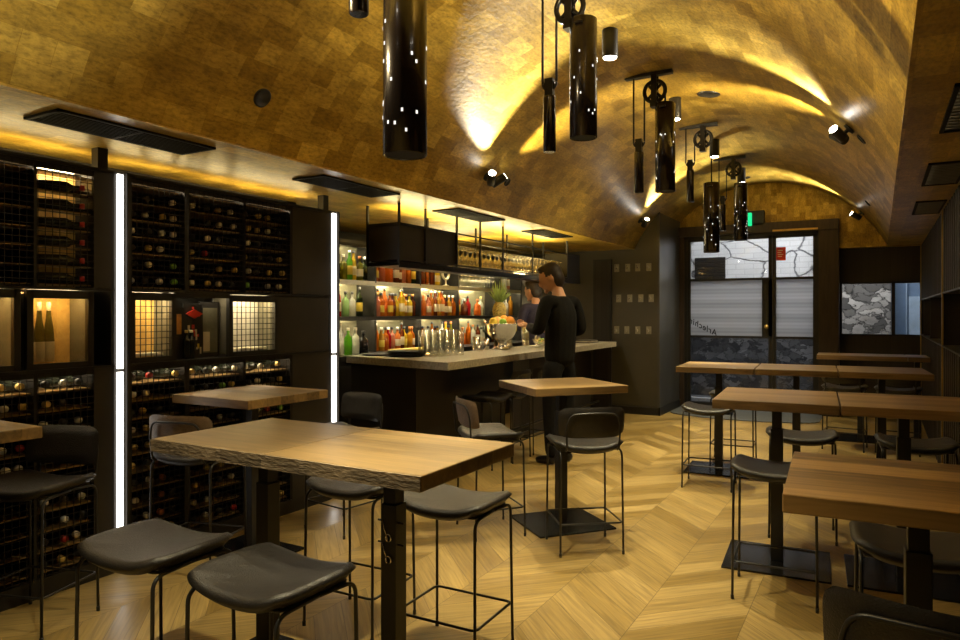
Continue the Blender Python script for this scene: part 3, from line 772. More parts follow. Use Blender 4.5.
s0 = make_stool('black leather stool at the left of the foreground table, nearest the left light strip', (-2.24, 1.60, 0), R(2))
for loc, rz, lb in (
    ((-1.66, 1.595, 0), R(-2), 'black leather stool at the bottom edge, in front of the table post with spring clips'),
    ((-1.635, 2.64, 0), R(1), 'black leather stool behind the right end of the foreground oak table'),
    ((-2.20, 2.68, 0), R(2), 'black leather stool half hidden behind the middle of the foreground oak table'),
    ((-1.28, 6.26, 0), R(4), 'black leather stool in front of the left end of the pale table row'),
    ((-1.27, 7.36, 0), R(4), 'black leather stool behind the left section of the pale table row, only its legs showing'),
    ((-.48, 4.03, 0), R(4), 'black leather stool in front of the walnut table row beside the striped table'),
    ((-.455, 5.20, 0), R(6), 'black leather stool behind the left half of the walnut table row'),
    ((.20, 5.23, 0), R(5), 'black leather stool behind the right half of the walnut table row'),
    ((.13, 2.96, 0), R(4), 'black leather stool behind the striped table in the right foreground'),
    ((-3.36, 6.02, 0), R(90), 'black backless stool at the bar corner, half lost in shadow'),
    ): dup(s0, loc, rz, lb)
b0 = make_backed('black stool with a low back in front of the small angled table, seen from behind', (-1.645, 4.23, 0), math.atan2(.617, .785))
for loc, rz, lb in (
    ((-3.55, 1.88, 0), R(198), 'black backed stool at the left edge beside the left table'),
    ((-3.50, 2.78, 0), R(15), 'backed stool with a sheen on its rounded back, in front of the wine wall table'),
    ((-2.33, 4.23, 0), R(-41), 'backed stool left of the small angled table, its back turned sideways'),
    ((-3.25, 3.78, 0), R(172), 'black backed stool behind the wine wall table near the second light strip'),
    ((-3.33, 6.39, 0), R(90), 'left one of two backed stools pushed up to the bar behind the small table'),
    ((-3.33, 6.87, 0), R(90), 'right one of two backed stools pushed up to the bar, beside the standing man'),
    ((-.33, 8.72, 0), R(-4), 'backed stool in front of the farthest table, left of its neighbour'),
    ((.18, 8.76, 0), R(-4), 'backed stool in front of the farthest table, against the slatted wall'),
    ((.125, 1.84, 0), R(-8), 'black stool back cut off in the bottom right corner of the photo'),
    ): dup(b0, loc, rz, lb)
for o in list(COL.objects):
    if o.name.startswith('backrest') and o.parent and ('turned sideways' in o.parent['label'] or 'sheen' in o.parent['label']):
        o.data = o.data.copy(); o.data.materials.clear(); o.data.materials.append(M['leather_sheen']); o['label'] = 'leather back pad with tan light sheen painted in'

# ------------------------------------------------------------------ wine wall
XF, XB = -3.82, -4.28       # front face and back of the racks
def wire(mb, y0, y1, z0, z1, x, p=.037, r=.0016):
    n = max(1, round((y1-y0)/p))
    for k in range(n+1):
        y = y0+(y1-y0)*k/n; mb.box(x-r, y-r, z0, x+r, y+r, z1)
    n = max(1, round((z1-z0)/p))
    for k in range(n+1):
        z = z0+(z1-z0)*k/n; mb.box(x-r*1.5, y0, z-r, x+r*.5, y1, z+r)
BAYS = {  # name: (y0, y1, in which unit)
    'A0': (1.66, 2.015), 'A1': (2.035, 2.335), 'B1': (2.56, 2.925), 'B2': (2.965, 3.40), 'B3': (3.415, 3.84)}
def rack(name, label, y0, y1, bays, solid, x_led):
    t = thing(name, label, 'wine rack', (0, 0, 0), 0, 'tall black wine racks along the left wall')
    c = MB()
    c.box(XB, y0, 0, XF, y1, .10).box(XB, y0, 2.295, XF+.004, y1, 2.315).box(XB-.02, y0, 0, XB, y1, 2.315)
    for z in (2.262, 1.155): c.box(XF-.022, y0, z, XF-.006, y1, z+.034)
    for z in (1.185, 1.622): c.box(XB, y0, z, XF+.008, y1, z+.014)
    for y in (y0, y1-.02): c.box(XB, y, .1, XF, y+.02, 2.3)
    ys = sorted({round(b[0]-.02, 3) for b in bays} | {round(b[1], 3) for b in bays})
    for y in ys:
        if y0+.02 < y < y1-.03: c.box(XB, y, .1, XF-.004, y+.018, 1.19).box(XB, y, 1.63, XF-.004, y+.018, 2.3)
    c.build('carcass', M['black'], t)
    MB().box(-4.06, y0+.03, 2.3155, -4.02, y1-.03, 2.322).build('top_light', M['toplight'], t, label='warm light strip on top of the rack')
    for (a, b) in bays:
        for z in (2.288, 1.180): MB().box(XF-.10, a+.02, z-.008, XF-.07, b-.02, z).build('bay_light', M['baylight'], t)
    for (a, b) in solid:
        p = MB().box(XF-.02, a, 1.64, XF, b, 2.294).box(XF-.02, a, .1, XF, b, 1.184)
        p.build('closed_panel', M['darkpanel'], t)
    for (a, b) in bays:
        w_ = MB(); wire(w_, a, b, 1.64, 2.29, XF); wire(w_, a, b, .11, 1.18, XF); w_.build('wire_front', M['mesh'], t)
        for k in range(7): MB().box(-3.94 if a == BAYS['A1'][0] else XB, a, 1.648+.1*k, XF-.03, b, 1.654+.1*k).build('bottle_shelf', M['rackwood'], t)
        for k in range(10): MB().box(XB, a, .118+.106*k, XF-.03, b, .124+.106*k).build('bottle_shelf', M['rackwood'], t)
    return t
M['rackwood'] = mat('bronze_rack_shelf', (.30, .19, .07), .4, .2, .2)
M['toplight'] = emit_mat('warm_top_strip', (1, .76, .34), 9)
M['baylight'] = emit_mat('added_dim_bay_strip', (1, .80, .5), 8)
rA = rack('wine_rack', 'black wine rack at the left photo edge with a lit glass cabinet', .9, 2.455, [BAYS['A0'], BAYS['A1']], [(2.335, 2.435)], 0)
rB = rack('wine_rack', 'wide black wine rack between the two vertical light strips', 2.545, 4.285, [BAYS['B1'], BAYS['B2'], BAYS['B3']], [(3.86, 4.265)], 0)
for y0, y1, lb in ((2.46, 2.54, 'tall white light strip between the two wine racks'), (4.29, 4.375, 'tall white light strip at the bar end of the wine racks')):
    t = thing('light_strip', lb, 'light', (XF, (y0+y1)/2, 0), 0, 'vertical light strips in the wine wall')
    h = (y1-y0)/2
    MB().box(-.46, -h, 0, -.008, h, 2.315).box(-.46, h-.014, 0, .012, h, 2.315).build('housing', M['darkpanel'], t)
    MB().box(-.006, -h+.014, .08, .006, h-.032, 1.155).build('tube', M['led'], t)
    MB().box(-.006, -h+.014, 1.175, .006, h-.032, 2.30).build('tube', M['led'], t)
for y, lb in ((2.40, 'short black post fixing the wine rack to the soffit above the first light strip'), (4.25, 'short black post fixing the wine rack to the soffit near the second light strip')):
    o = MB().box(-.03, -.03, 0, .03, .03, ZS-2.317).build('ceiling_post', M['black']); o.location = (-3.87, y, 2.316); tag(o, lb, 'post', 'posts above the wine racks')

# lit glass cabinets in the left rack
M['added_veneerlight'] = emit_mat('added_veneer_wash', (1, .78, .42), 17)  # added strip that brightens the veneer back of this bay
MB().box(-3.985, 2.06, 2.286, -3.955, 2.31, 2.293).build('bay_light', M['added_veneerlight'], rA)
for z0, z1 in ((1.64, 2.26),): MB().box(-4.01, 2.037, z0, -3.998, 2.334, z1).build('back_panel', M['panel_wood'], rA, label='gold veneer back')
def cabinet(root, y0, y1, wood_to, name='display_niche', mesh_front=False, back='panel_wood', glow=2.0, slab=False, side='liner'):
    z0, z1 = 1.20, 1.62
    f = MB()
    f.box(XF-.03, y0-.02, z0, XF+.002, y0+.012, z1).box(XF-.03, y1-.012, z0, XF+.002, y1+.02, z1).box(XF-.03, y0, z0, XF+.002, y1, z0+.03).box(XF-.03, y0, z1-.045, XF+.002, y1, z1)
    f.build('display_frame', M['black'], root)
    MB().box(-4.012, y0, z0+.01, -3.998, y1, z1-.01).build('back_panel', M[back], root, label='lit veneer back')
    MB().box(-3.998, y1-.012, z0+.015, XF-.03, y1, z1-.02).build('side_panel', M[side], root, label='lit grey side liner')
    MB().box(XF-.09, y0+.03, z1-.03, XF-.06, y1-.03, z1-.022).build('cabinet_light', M['cablight'], root)
    if mesh_front:
        w_ = MB(); wire(w_, y0+.01, y1-.01, z0+.03, z1-.045, XF-.002, .037, .002); w_.build('wire_front', M['mesh'], root)
    else: MB().box(XF-.018, y0+.01, z0+.03, XF-.012, y1-.01, z1-.045).build('glass_door', M['cabglass'], root)
    MB().box(-3.998, y0, z0+.015, XF-.03, y0+.012, z1-.02).build('side_panel', M[side], root, label='lit grey side liner')
    if slab: MB().box(XF-.17, y0+.02, z0+.035, XF-.06, y1-.03, z0+.05).build('tray', M['white'], root)
M['liner'] = mat('grey_green_liner', (.16, .15, .11), .4, .2, .2)
M['cablight'] = emit_mat('warm_cabinet_light', (1, .78, .42), 26)
cabinet(rA, 2.0, 2.315, 2.235, glow=2)
cabinet(rA, 1.52, 1.93, 1.93)
cabinet(rB, 2.575, 2.845, 2.72, mesh_front=True, slab=True)
M['steelback'] = mat('pale_steel_liner', (.55, .54, .50), .3, .4, .2)
cabinet(rB, 3.295, 3.70, 3.70, mesh_front=True, back='steelback', slab=True)
MB().box(XF-.02, 3.72, 1.20, XF, 4.26, 1.62).build('closed_panel', M['darkpanel'], rB)

MB().box(XF-.10, 2.87, 1.607, XF-.07, 3.26, 1.615).build('bay_light', M['baylight'], rB)  # strip added only to brighten the middle niche
MB().box(XF-.02, 2.86, 1.595, XF, 3.28, 1.622).build('niche_lip', M['black'], rB)
# bottle meshes
BOR = [(.0, 0), (.036, .002), (.037, .01), (.037, .19), (.033, .205), (.018, .228), (.0145, .245), (.0150, .272), (.0185, .274), (.0185, .300), (.0, .301)]
def lathe_bottle(prof, mats_idx, mats, name, n=12, T=None):
    return MB().lathe(prof, n, mats=mats_idx, T=T).mesh(name, mats)
TX = Matrix.Rotation(PI/2, 4, 'Y')
caps = {'red': (.45, .025, .02), 'gold': (.72, .52, .16), 'white': (.8, .74, .6), 'green': (.16, .40, .05), 'black': (.02, .02, .02), 'copper': (.50, .17, .05), 'silver': (.7, .7, .66)}
capm = {k: mat(k+'_foil_cap', v, .35, .3 if k in ('gold', 'copper', 'silver') else 0) for k, v in caps.items()}
wineme = {k: lathe_bottle(BOR, [0, 0, 0, 0, 0, 0, 0, 1, 1, 1], [M['wineglass'], capm[k]], 'wine_bottle', T=TX) for k in caps}
bayname = {'A0': 'bay at left photo edge', 'A1': 'bay left of first light strip', 'B1': 'bay right of first light strip', 'B2': 'second bay from first light strip', 'B3': 'third bay from first light strip'}
rr = random.Random(3)
for key, (a, b) in BAYS.items():
    n = 3 if b-a < .32 else 4
    for part, rows, z0, dz in (('upper', 7, 1.654, .1), ('lower', 10, .124, .106)):
        for r in range(rows):
            if key == 'A0' and (part == 'upper' or r < 4): continue
            row = rows-1-r
            cnt_ = -1
            for i in range(n):
                if rr.random() < (.10 if part == 'upper' else .06): continue
                if part == 'upper' and r == 6 and rr.random() < .4: continue
                y = a+(b-a)*(i+.5)/n
                if key == 'A1' and part == 'upper':
                    if i > 1 or r == 6: continue
                    inst('wine_bottle', wineme['red' if i == 0 else 'black'], (-3.945, (2.06, 2.215)[i], z0+dz*r+.037*(.85, .5)[i]), f'dark wine bottle, {ORD[cnt_+1]} from left, {ORD[row]} row down, {part} {bayname[key]}', 'bottle', 'wine bottles lying in the racks', (rr.uniform(0, 6), 0, R(60)), (.85, .5)[i]); cnt_ += 1; continue
                c = rr.choices(['black', 'white', 'gold', 'silver', 'red', 'green'], [3, 2.2, 2.6, 1.6, .35, .2])[0]
                if key == 'B1' and i == n-2 and part == 'lower' and row > 3: c = 'copper'
                if key == 'B1' and i == n-1 and part == 'upper': c = 'green' if r < 3 else 'white'
                cnt_ += 1
                lab = f'dark wine bottle, {ORD[cnt_]} from left, {ORD[row]} row down, {part} {bayname[key]}'
                inst('wine_bottle', wineme[c], (-4.16+rr.uniform(-.02, .02), y+rr.uniform(-.008, .008), z0+dz*r+.0375), lab, 'bottle', 'wine bottles lying in the racks', (rr.uniform(0, 6), 0, 0 if part == 'upper' else rr.uniform(-.05, .05)))
HOCK = [(0, 0), (.035, .002), (.036, .01), (.036, .12), (.030, .19), (.018, .26), (.0145, .30), (.0145, .35), (0, .351)]
hm = lathe_bottle(HOCK, [0, 1, 1, 0, 0, 0, 1, 1], [liquor('olive_hock_glass', (.20, .17, .03)), M['cream']], 'flute_bottle')
for k, y in enumerate((2.05, 2.10, 2.15)):
    o = inst('flute_bottle', hm, (-3.93, y, 1.231), f'tall olive wine bottle standing in the lit left cabinet, {["left", "middle", "right"][k]} of three', 'bottle', 'flute bottles in the lit cabinet')
    o.scale = (.75, .75, .93)
# the niche between the two meshed cabinets: framed pictures and jars
def small(name, mb, m, loc, label, cat, group=None, rot=0, bevel=0):
    o = mb.build(name, m, bevel=bevel); o.location = loc; o.rotation_euler = (0, 0, rot); return tag(o, label, cat, group)
ZN = 1.2005
t = thing('picture_frame', 'black framed amber picture at the left of the niche between wire cabinets', 'picture', (-3.90, 2.93, ZN))
MB().box(-.02, -.05, 0, .0, .05, .33).build('frame', M['black'], t); MB().box(.0, -.03, .16, .004, .03, .29).build('picture', mat('amber_picture', (.5, .24, .06), .5, 0, .5, 9), t)
t = thing('menu_board', 'black letter board with coloured tags and a red paper lozenge in the wine wall niche', 'board', (-3.91, 3.06, ZN))
MB().box(-.015, -.075, 0, 0, .075, .36).build('board', M['black'], t)
tags = MB(); rr = random.Random(11)
for k in range(26):
    y = rr.uniform(-.065, .05); z = rr.uniform(.02, .33); tags.box(0, y, z, .004, y+rr.uniform(.008, .02), z+rr.uniform(.01, .045), rr.choice([0, 1, 2, 3]))
tags.build('tags', [M['cream'], M['redpaint'], M['yellowlabel'], M['black']], t)
MB().prism([(-.065, 0), (0, .03), (.065, 0), (0, -.03)], 0, .01, 0, Matrix.Translation((.004, .0, .29)) @ Matrix.Rotation(PI/2, 4, 'Z') @ Matrix.Rotation(PI/2, 4, 'X')).build('lozenge', M['redpaint'], t, label='bright red paper lozenge')
t = thing('framed_print', 'dim framed print right of the red lozenge board in the wine wall niche', 'picture', (-3.93, 3.205, ZN))
MB().box(-.02, -.075, 0, 0, .075, .37).build('frame', M['black'], t); MB().box(0, -.06, .03, .004, .06, .33).build('print', mat('grey_green_print', (.16, .16, .11), .4, 0, .4, 7), t); MB().box(.004, -.055, .04, .008, -.005, .17).build('card', M['cream'], t)
for k, (y, c) in enumerate(((2.985, 'gold'), (3.02, 'white'))):
    o = inst('small_bottle', wineme[c], (-3.88, y, ZN), ['small dark bottle left of the red lozenge board', 'second small dark bottle beside the red lozenge board'][k], 'bottle', None, (0, -PI/2, 0), .62)

# ------------------------------------------------------------------ bar
cnt = thing('bar_counter', 'L shaped bar with pale concrete top and dark panelled base', 'bar', (0, 0, 0))
top = [(-3.22, 5.09), (-3.36, 9.95), (-4.0, 9.95), (-3.97, 5.95), (-4.62, 5.95), (-4.60, 5.385)]
MB().prism(top, 1.0, 1.07).build('counter_top', M['concrete'], cnt, bevel=.004)
bf = -3.66
MB().prism([(bf, 5.26), (bf-.04, 7.05), (-3.93, 7.05), (-3.93, 5.9), (-4.58, 5.9), (-4.58, 5.45)], 0, 1.0, 0).build('base', M['darkwood'], cnt)
MB().prism([(-4.57, 5.425), (bf+.004, 5.243), (bf+.004, 5.258), (-4.57, 5.44)], .05, .985).build('end_panel', M['olivepanel'] if 'olivepanel' in M else M['darkpanel'], cnt)
MB().prism([(bf-.05, 7.72), (bf-.08, 9.9), (-3.95, 9.9), (-3.93, 7.72)], 0, 1.0, 0).build('base', M['darkwood'], cnt)
MB().prism([(bf-.02, 5.30), (bf-.08, 9.9), (bf-.10, 9.9), (bf-.04, 5.30)], 0.0, .06).build('kick_board', M['black'], cnt)
MB().tube([(-3.50, 5.4, .2), (-3.58, 9.8, .2)], .016, 10).build('foot_rail', M['blackmetal'], cnt)

# back bar
XS = -5.0; XBK = -5.27
bb = thing('back_bar', 'lit back bar shelving with smoked mirror behind the bottles', 'shelving', (0, 0, 0))
MB().box(XBK-.03, 5.0, 0, XBK, 10.12, 2.28).build('mirror_back', M['mirror'], bb)
for y in (5.0, 6.35, 7.25, 8.165, 9.385, 10.09): MB().box(XBK, y, 1.05, XS+.0, y+.03, 2.255).build('divider', M['black'], bb)
for z, m_ in ((1.838, 'shelfglass'), (1.436, 'black')):
    for a, b in ((5.03, 6.35), (6.38, 7.25), (7.28, 8.165), (8.195, 9.385), (9.415, 10.09)):
        MB().box(XBK, a, z, XS, b, z+.018).build('shelf', M[m_], bb)
MB().box(XBK, 5.0, 1.01, -4.72, 10.12, 1.05).build('work_top', M['blackmetal'], bb)
MB().box(XBK, 5.0, 0, -4.80, 7.0, 1.01).box(XBK, 7.95, 0, -4.8, 10.12, 1.01).box(XBK, 7.0, 0, -5.2, 7.95, 1.01).build('cabinets', M['black'], bb)
fz = MB().box(-5.19, 7.03, .1, -5.17, 7.92, 1.0).build('fridge_interior', M['fridgelit'] if 'fridgelit' in M else M['panel_wood'], bb, label='warm lit fridge interior')
MB().box(-5.15, 7.05, .97, -5.05, 7.9, .985).build('fridge_light', M['cablight'], bb)
MB().box(-5.17, 7.03, .62, -4.84, 7.92, .635).build('fridge_shelf', M['shelfglass'], bb)
for y in (7.02, 7.47, 7.92): MB().box(-4.82, y, .05, -4.79, y+.03, 1.01).build('fridge_frame', M['blackmetal'], bb)
MB().box(XBK, 5.0, 2.255, XS+.02, 10.12, 2.29).build('header', M['greypanel'], bb)
fa = MB()
fa.box(XS-.006, 5.03, 1.805, XS+.004, 10.09, 1.838, 0).box(XS-.006, 5.03, 1.412, XS+.004, 10.09, 1.437, 1).box(XS-.006, 5.03, 2.225, XS+.02, 10.09, 2.256, 1)
fa.build('shelf_lip', [M['shelfglass'], M['black']], bb)
st = MB()
for a, b in ((5.1, 6.33), (6.4, 7.23), (7.3, 8.15), (8.2, 9.37), (9.42, 10.07)):
    st.box(XS-.03, a+.05, 2.246, XS-.01, b, 2.2545).box(XS-.026, a, 1.826, XS-.010, b, 1.8375).box(XS-.026, a, 1.424, XS-.010, b, 1.4355)
st.build('led_strips', M['ledbar'], bb)

SPIRIT = [(0, 0), (.038, .003), (.04, .012), (.04, .165), (.034, .185), (.016, .205), (.0145, .215), (.0145, .245), (.017, .247), (.017, .275), (0, .276)]
SQUAT = [(0, 0), (.05, .003), (.053, .015), (.053, .12), (.045, .15), (.018, .175), (.015, .185), (.015, .205), (.02, .207), (.02, .24), (0, .241)]
TALL = [(0, 0), (.034, .003), (.036, .012), (.036, .20), (.03, .225), (.0145, .25), (.0135, .26), (.0135, .30), (.015, .302), (.015, .325), (0, .326)]
SHAPES = {'spirit': SPIRIT, 'squat': SQUAT, 'tall': TALL}
LIQ = {'amber': (.72, .30, .05), 'orange': (.85, .34, .08), 'brown': (.32, .10, .03), 'red': (.60, .04, .05), 'yellow': (.80, .62, .08), 'green': (.30, .62, .08),
       'pale green': (.50, .70, .40), 'dark green': (.05, .09, .02), 'clear': (.75, .75, .66), 'white': (.85, .84, .78), 'black': (.02, .02, .02), 'olive': (.36, .34, .05), 'pink': (.80, .40, .25), 'gold': (.75, .46, .08)}
liqm = {k: liquor(k.replace(' ', '_')+'_bottle_glass', tuple(c**1.45 for c in v) if k not in ('white', 'clear') else v) for k, v in LIQ.items()}
bcache = {}
def bottle_mesh(shape, col, cap, lab):
    k = (shape, col, cap, lab)
    if k not in bcache:
        P = list(SHAPES[shape]); r = P[2][0]; h = P[3][1]
        prof = P[:3]+[(r, h*.28), (r+.0008, h*.29), (r+.0008, h*.78), (r, h*.79)]+P[3:]
        idx = [0, 0, 0, 0, 2 if lab else 0, 0, 0]+[0]*(len(P)-7)+[1]*3
        idx = idx[:len(prof)-1]; idx += [1]*(len(prof)-1-len(idx))
        bcache[k] = MB().lathe(prof, 12, mats=idx).mesh('spirit_bottle', [liqm[col], capm[cap], M[lab] if lab else M['cream']])
    return bcache[k]
rr = random.Random(21)
def shelf_row(y0, y1, z, cols, where, x=-5.06, back=None, grp='spirit bottles on the back bar'):
    n = len(cols); dy = (y1-y0)/n
    q_ = -1
    for i, c in enumerate(cols):
        if c is None: continue
        q_ += 1
        sh = rr.choice(['spirit', 'spirit', 'squat', 'tall']) if dy > .1 else rr.choice(['spirit', 'spirit', 'tall'])
        cap = rr.choice(['black', 'black', 'gold', 'black', 'silver', 'copper', 'white']); lb = rr.choice(['cream', 'yellowlabel', 'cream', None, None, None])
        if c in ('white', 'black'): lb = None
        art = f'{c} bottle, {ORD[q_]} from left, {where}'
        inst('spirit_bottle', bottle_mesh(sh, c, cap, lb), (x+rr.uniform(-.02, .02), y0+dy*(i+.5), z), art, 'bottle', grp, (0, 0, rr.uniform(0, 6)))
T_, Mi, Lo = 1.857, 1.455, 1.051
sec = ['first', 'second', 'third', 'fourth', 'fifth']
shelf_row(5.72, 6.30, T_, ['dark green', 'olive', 'green', 'yellow', 'olive', 'dark green'], 'top shelf of first back bar section')
shelf_row(5.72, 6.20, Mi, ['red', 'pale green', 'white', 'dark green'], 'middle shelf of first back bar section')
shelf_row(6.40, 7.22, T_, ['orange', 'pink', 'amber', 'orange', 'brown', 'brown', 'pink', 'amber', 'dark green'], 'top shelf of second back bar section')
shelf_row(6.40, 7.22, Mi, ['pink', 'amber', 'orange', 'amber', 'brown', 'yellow', 'yellow', 'gold', 'yellow', 'brown'], 'middle shelf of second back bar section')
shelf_row(6.40, 7.22, Lo, ['amber', 'gold', 'amber', 'red', 'pink', 'orange', 'brown', 'yellow', 'gold', 'amber'], 'lowest level of second back bar section')
shelf_row(7.30, 7.80, T_, ['brown', 'amber', 'brown', 'yellow'], 'top shelf of third back bar section')
shelf_row(7.30, 8.14, Mi, ['amber', 'orange', 'pink', 'amber', 'brown', 'gold', 'orange', 'brown', 'gold', 'amber'], 'middle shelf of third back bar section')
shelf_row(7.30, 8.14, Lo, ['gold', 'amber', 'clear', 'amber', 'brown', 'gold', 'clear', 'yellow', 'amber', 'olive'], 'lowest level of third back bar section')
shelf_row(8.22, 9.10, Mi, ['amber', 'brown', 'red', None, 'orange', 'clear', None], 'middle shelf of fourth back bar section')
shelf_row(8.22, 9.36, Lo, ['amber', 'orange', 'amber', 'clear', 'brown', 'clear', 'dark green', 'black', 'brown'], 'lowest level of fourth back bar section')
shelf_row(9.44, 9.80, T_, ['gold', 'white', 'pink'], 'top shelf of fifth back bar section')
shelf_row(9.44, 9.9, Mi, ['clear', 'white', 'gold'], 'middle shelf of fifth back bar section')
shelf_row(6.50, 7.22, T_, ['amber', 'brown', None, 'orange', 'amber', None, 'brown'], 'back row, top shelf of second section', -5.17)
shelf_row(6.44, 7.22, Mi, ['brown', 'amber', 'orange', None, 'olive', 'amber', 'brown'], 'back row, middle shelf of second section', -5.17)
shelf_row(7.34, 8.14, Mi, ['brown', 'amber', None, 'amber', 'brown', 'orange', 'amber'], 'back row, middle shelf of third section', -5.17)
for k, (y, c, sh, cap) in enumerate(((5.60, 'white', 'tall', 'white'), (5.72, 'green', 'spirit', 'white'), (5.84, 'clear', 'spirit', 'silver'), (5.97, 'black', 'squat', 'black'))):
    inst('spirit_bottle', bottle_mesh(sh, c, cap, None), (-4.86, y, 1.051), f'{c} bottle standing at the left end of the back bar worktop, {ORD[k]} of four', 'bottle', 'bottles at the left end of the back bar', scale=1.05)
# mirror-like round lamp on the third section's top shelf
t = thing('table_fan', 'round white framed disc on a stand on the top shelf, third section', 'fan', (-5.08, 7.98, T_))
MB().tube([(0, .08*math.cos(2*PI*i/24), .17+.08*math.sin(2*PI*i/24)) for i in range(24)], .016, 8, True).build('ring', M['white'], t)
MB().lathe([(.045, 0), (.045, .01), (.01, .02), (.01, .09)], 14).build('stand', M['white'], t)
# glasses
GL = [(.0, 0), (.032, .001), (.033, .006), (.006, .012), (.0045, .07), (.012, .085), (.034, .11), (.038, .145), (.032, .185), (.030, .185), (.035, .145), (.030, .112), (0.001, .09)]
stem = MB().lathe(GL, 12).mesh('stem_glass', [M['drink']])
TUM = [(0, 0), (.03, .0005), (.032, .004), (.036, .10), (.034, .10), (.030, .012), (.001, .010)]
tumb = MB().lathe(TUM, 14).mesh('tumbler', [M['drink']])
HI = [(0, 0), (.028, .0005), (.03, .004), (.033, .155), (.031, .155), (.028, .014), (.001, .012)]
high = MB().lathe(HI, 14).mesh('highball', [M['drink']])
for r in range(2):
    for i in range(11):
        inst('stem_glass', stem, (-5.05-.09*r, 8.25+.1*i, T_), 'clear stemmed glass on the lit top shelf of the fourth section', 'glass', 'stemmed glasses on the lit top shelf')

# hanging rack for glasses
hr = thing('hanging_glass_rack', 'black steel rack hanging from the soffit over the bar', 'rack', (0, 0, 0))
xa, xb_ = -3.56, -3.90; y0, y1 = 4.85, 9.0; z0, z1, z2 = 1.905, 1.955, 2.265
posts = [4.85, 5.25, 5.79, 6.25, 6.75, 7.5, 8.55]
for y in posts:
    MB().box(xa-.009, y-.009, z0, xa+.009, y+.009, ZS).build('front_post', M['black'], hr)
for y in (4.85, 5.79, 6.75, 7.5, 8.55):
    MB().box(xb_-.009, y-.009, z0, xb_+.009, y+.009, ZS).build('rear_post', M['black'], hr)
MB().box(xb_, y0, z0, xa+.012, y1, z0+.032).build('bottom_shelf', M['blackmetal'], hr)
r_ = MB()
for x in (xa, xb_): r_.box(x-.007, y0, z2-.007, x+.007, y1, z2+.007).box(x-.007, y0, z1-.007, x+.007, y1, z1+.007)
r_.box(xb_, y0-.007, z2-.007, xa, y0+.007, z2+.007)
r_.build('rails', M['black'], hr)
MB().box(xb_+.01, y0+.005, z1, xa-.01, 5.79, z2).build('closed_cabinet', M['darkpanel'], hr)
MB().box(xb_+.01, 8.56, z0+.03, xa, y1, z2+.02).build('end_cabinet', M['black'], hr)
MB().box(xa-.05, y0+.30, z0-.01, xa-.035, y1-.05, z0-.001).build('led_strip', M['ledbar'], hr)
MB().box(xa, y0, z0-.018, xa+.012, y1, z0+.004).build('front_lip', M['blackmetal'], hr)
MB().box(xb_, 5.80, z1+.008, xa, 8.55, z1+.016).build('glass_shelf', M['drink'], hr)
for r in range(3):
    for i in range(27):
        inst('stem_glass', stem, (xa-.05-.11*r, 5.88+.098*i, z1+.0165+.186), 'stemmed glass stored upside down in the hanging rack over the bar', 'glass', 'upturned glasses in the hanging rack', (PI, 0, 0))

# things on the counter
ZC = 1.0705
def put(name, me, x, y, label, cat, group=None, s=1): return inst(name, me, (x, y, ZC), label, cat, group, (0, 0, 0), s)
k = 0
for j in range(3):
    for i in range(5):
        o = put('tall_glass', high, -3.72-.09*j+.012*i, 5.62+.105*i+.035*j, 'tall clear glass in the block of glasses near the bar corner', 'glass', 'tall glasses near the bar corner', 1.2)
        o.scale = (1.2, 1.2, 1.65)
tr = [(0, 0), (.16, .0), (.19, .012), (.185, .014), (.155, .005), (.001, .005)]
trm = MB().lathe(tr, 32).mesh('serving_tray', [M['black']])
put('serving_tray', trm, -4.40, 5.66, 'black round tray lying at the left end of the counter', 'tray')
for q in range(4): inst('serving_tray', trm, (-4.02, 5.60, ZC+.0142*q), f'black round tray in the stack beside the glasses, {["bottom", "second from bottom", "third from bottom", "topmost"][q]}', 'tray', 'stacked black trays')
t = thing('fruit_bowl', 'polished steel pedestal bowl holding fruit on the bar counter', 'bowl', (-3.86, 7.28, ZC)); t.scale = (1.16,)*3
MB().lathe([(.001, 0), (.09, .0), (.092, .012), (.04, .035), (.03, .06), (.06, .085), (.12, .12), (.155, .18), (.165, .25), (.172, .252), (.172, .258), (.158, .258), (.148, .18), (.11, .13), (.001, .10)], 32).build('bowl', M['chrome'], t)
MB().tube([(.172*math.cos(a), .172*math.sin(a), .255) for a in [2*PI*i/32 for i in range(32)]], .005, 6, True).build('rim', M['chrome'], t)
def fruit(name, x, y, z, r, col, label, m):
    x, y, z, r = x*1.16, y*1.16, z*1.16, r*1.12
    o = MB().lathe([(.001, -r)]+[(r*math.cos(a), r*math.sin(a)*(.94 if name != 'lemon' else 1.15)) for a in [PI*(-.45+.9*i/10) for i in range(11)]]+[(.001, r*.93)], 16).build(name, m)
    o.location = (-3.86+x, 7.28+y, ZC+z); return tag(o, label, 'fruit', 'fruit in the steel bowl')
mo = mat('orange_peel', (.75, .30, .03), .5, 0, .1, 30, bump=.2, bscale=200); ml = mat('lime_peel', (.22, .42, .04), .4); my = mat('lemon_peel', (.78, .55, .06), .45); ma = mat('peach_peel', (.70, .38, .10), .5)
fruit('lemon', -.03, -.115, .275, .042, 0, 'yellow lemon at the left rim of the steel bowl', my)
fruit('lime', .05, -.06, .275, .04, 0, 'green lime beside the lemon in the steel bowl', ml)
fruit('orange', -.05, .01, .285, .05, 0, 'pale orange fruit in the middle of the steel bowl', ma)
fruit('orange', .07, .05, .285, .052, 0, 'bright orange at the front right of the steel bowl', mo)
fruit('orange', -.02, .09, .30, .048, 0, 'orange on top of the pile in the steel bowl', mo)
fruit('orange', .0, .125, .265, .032, 0, 'small orange at the right rim of the steel bowl', ma)
fruit('lemon', .05, -.02, .24, .036, 0, 'yellow lemon low in the steel bowl under the lime', my)
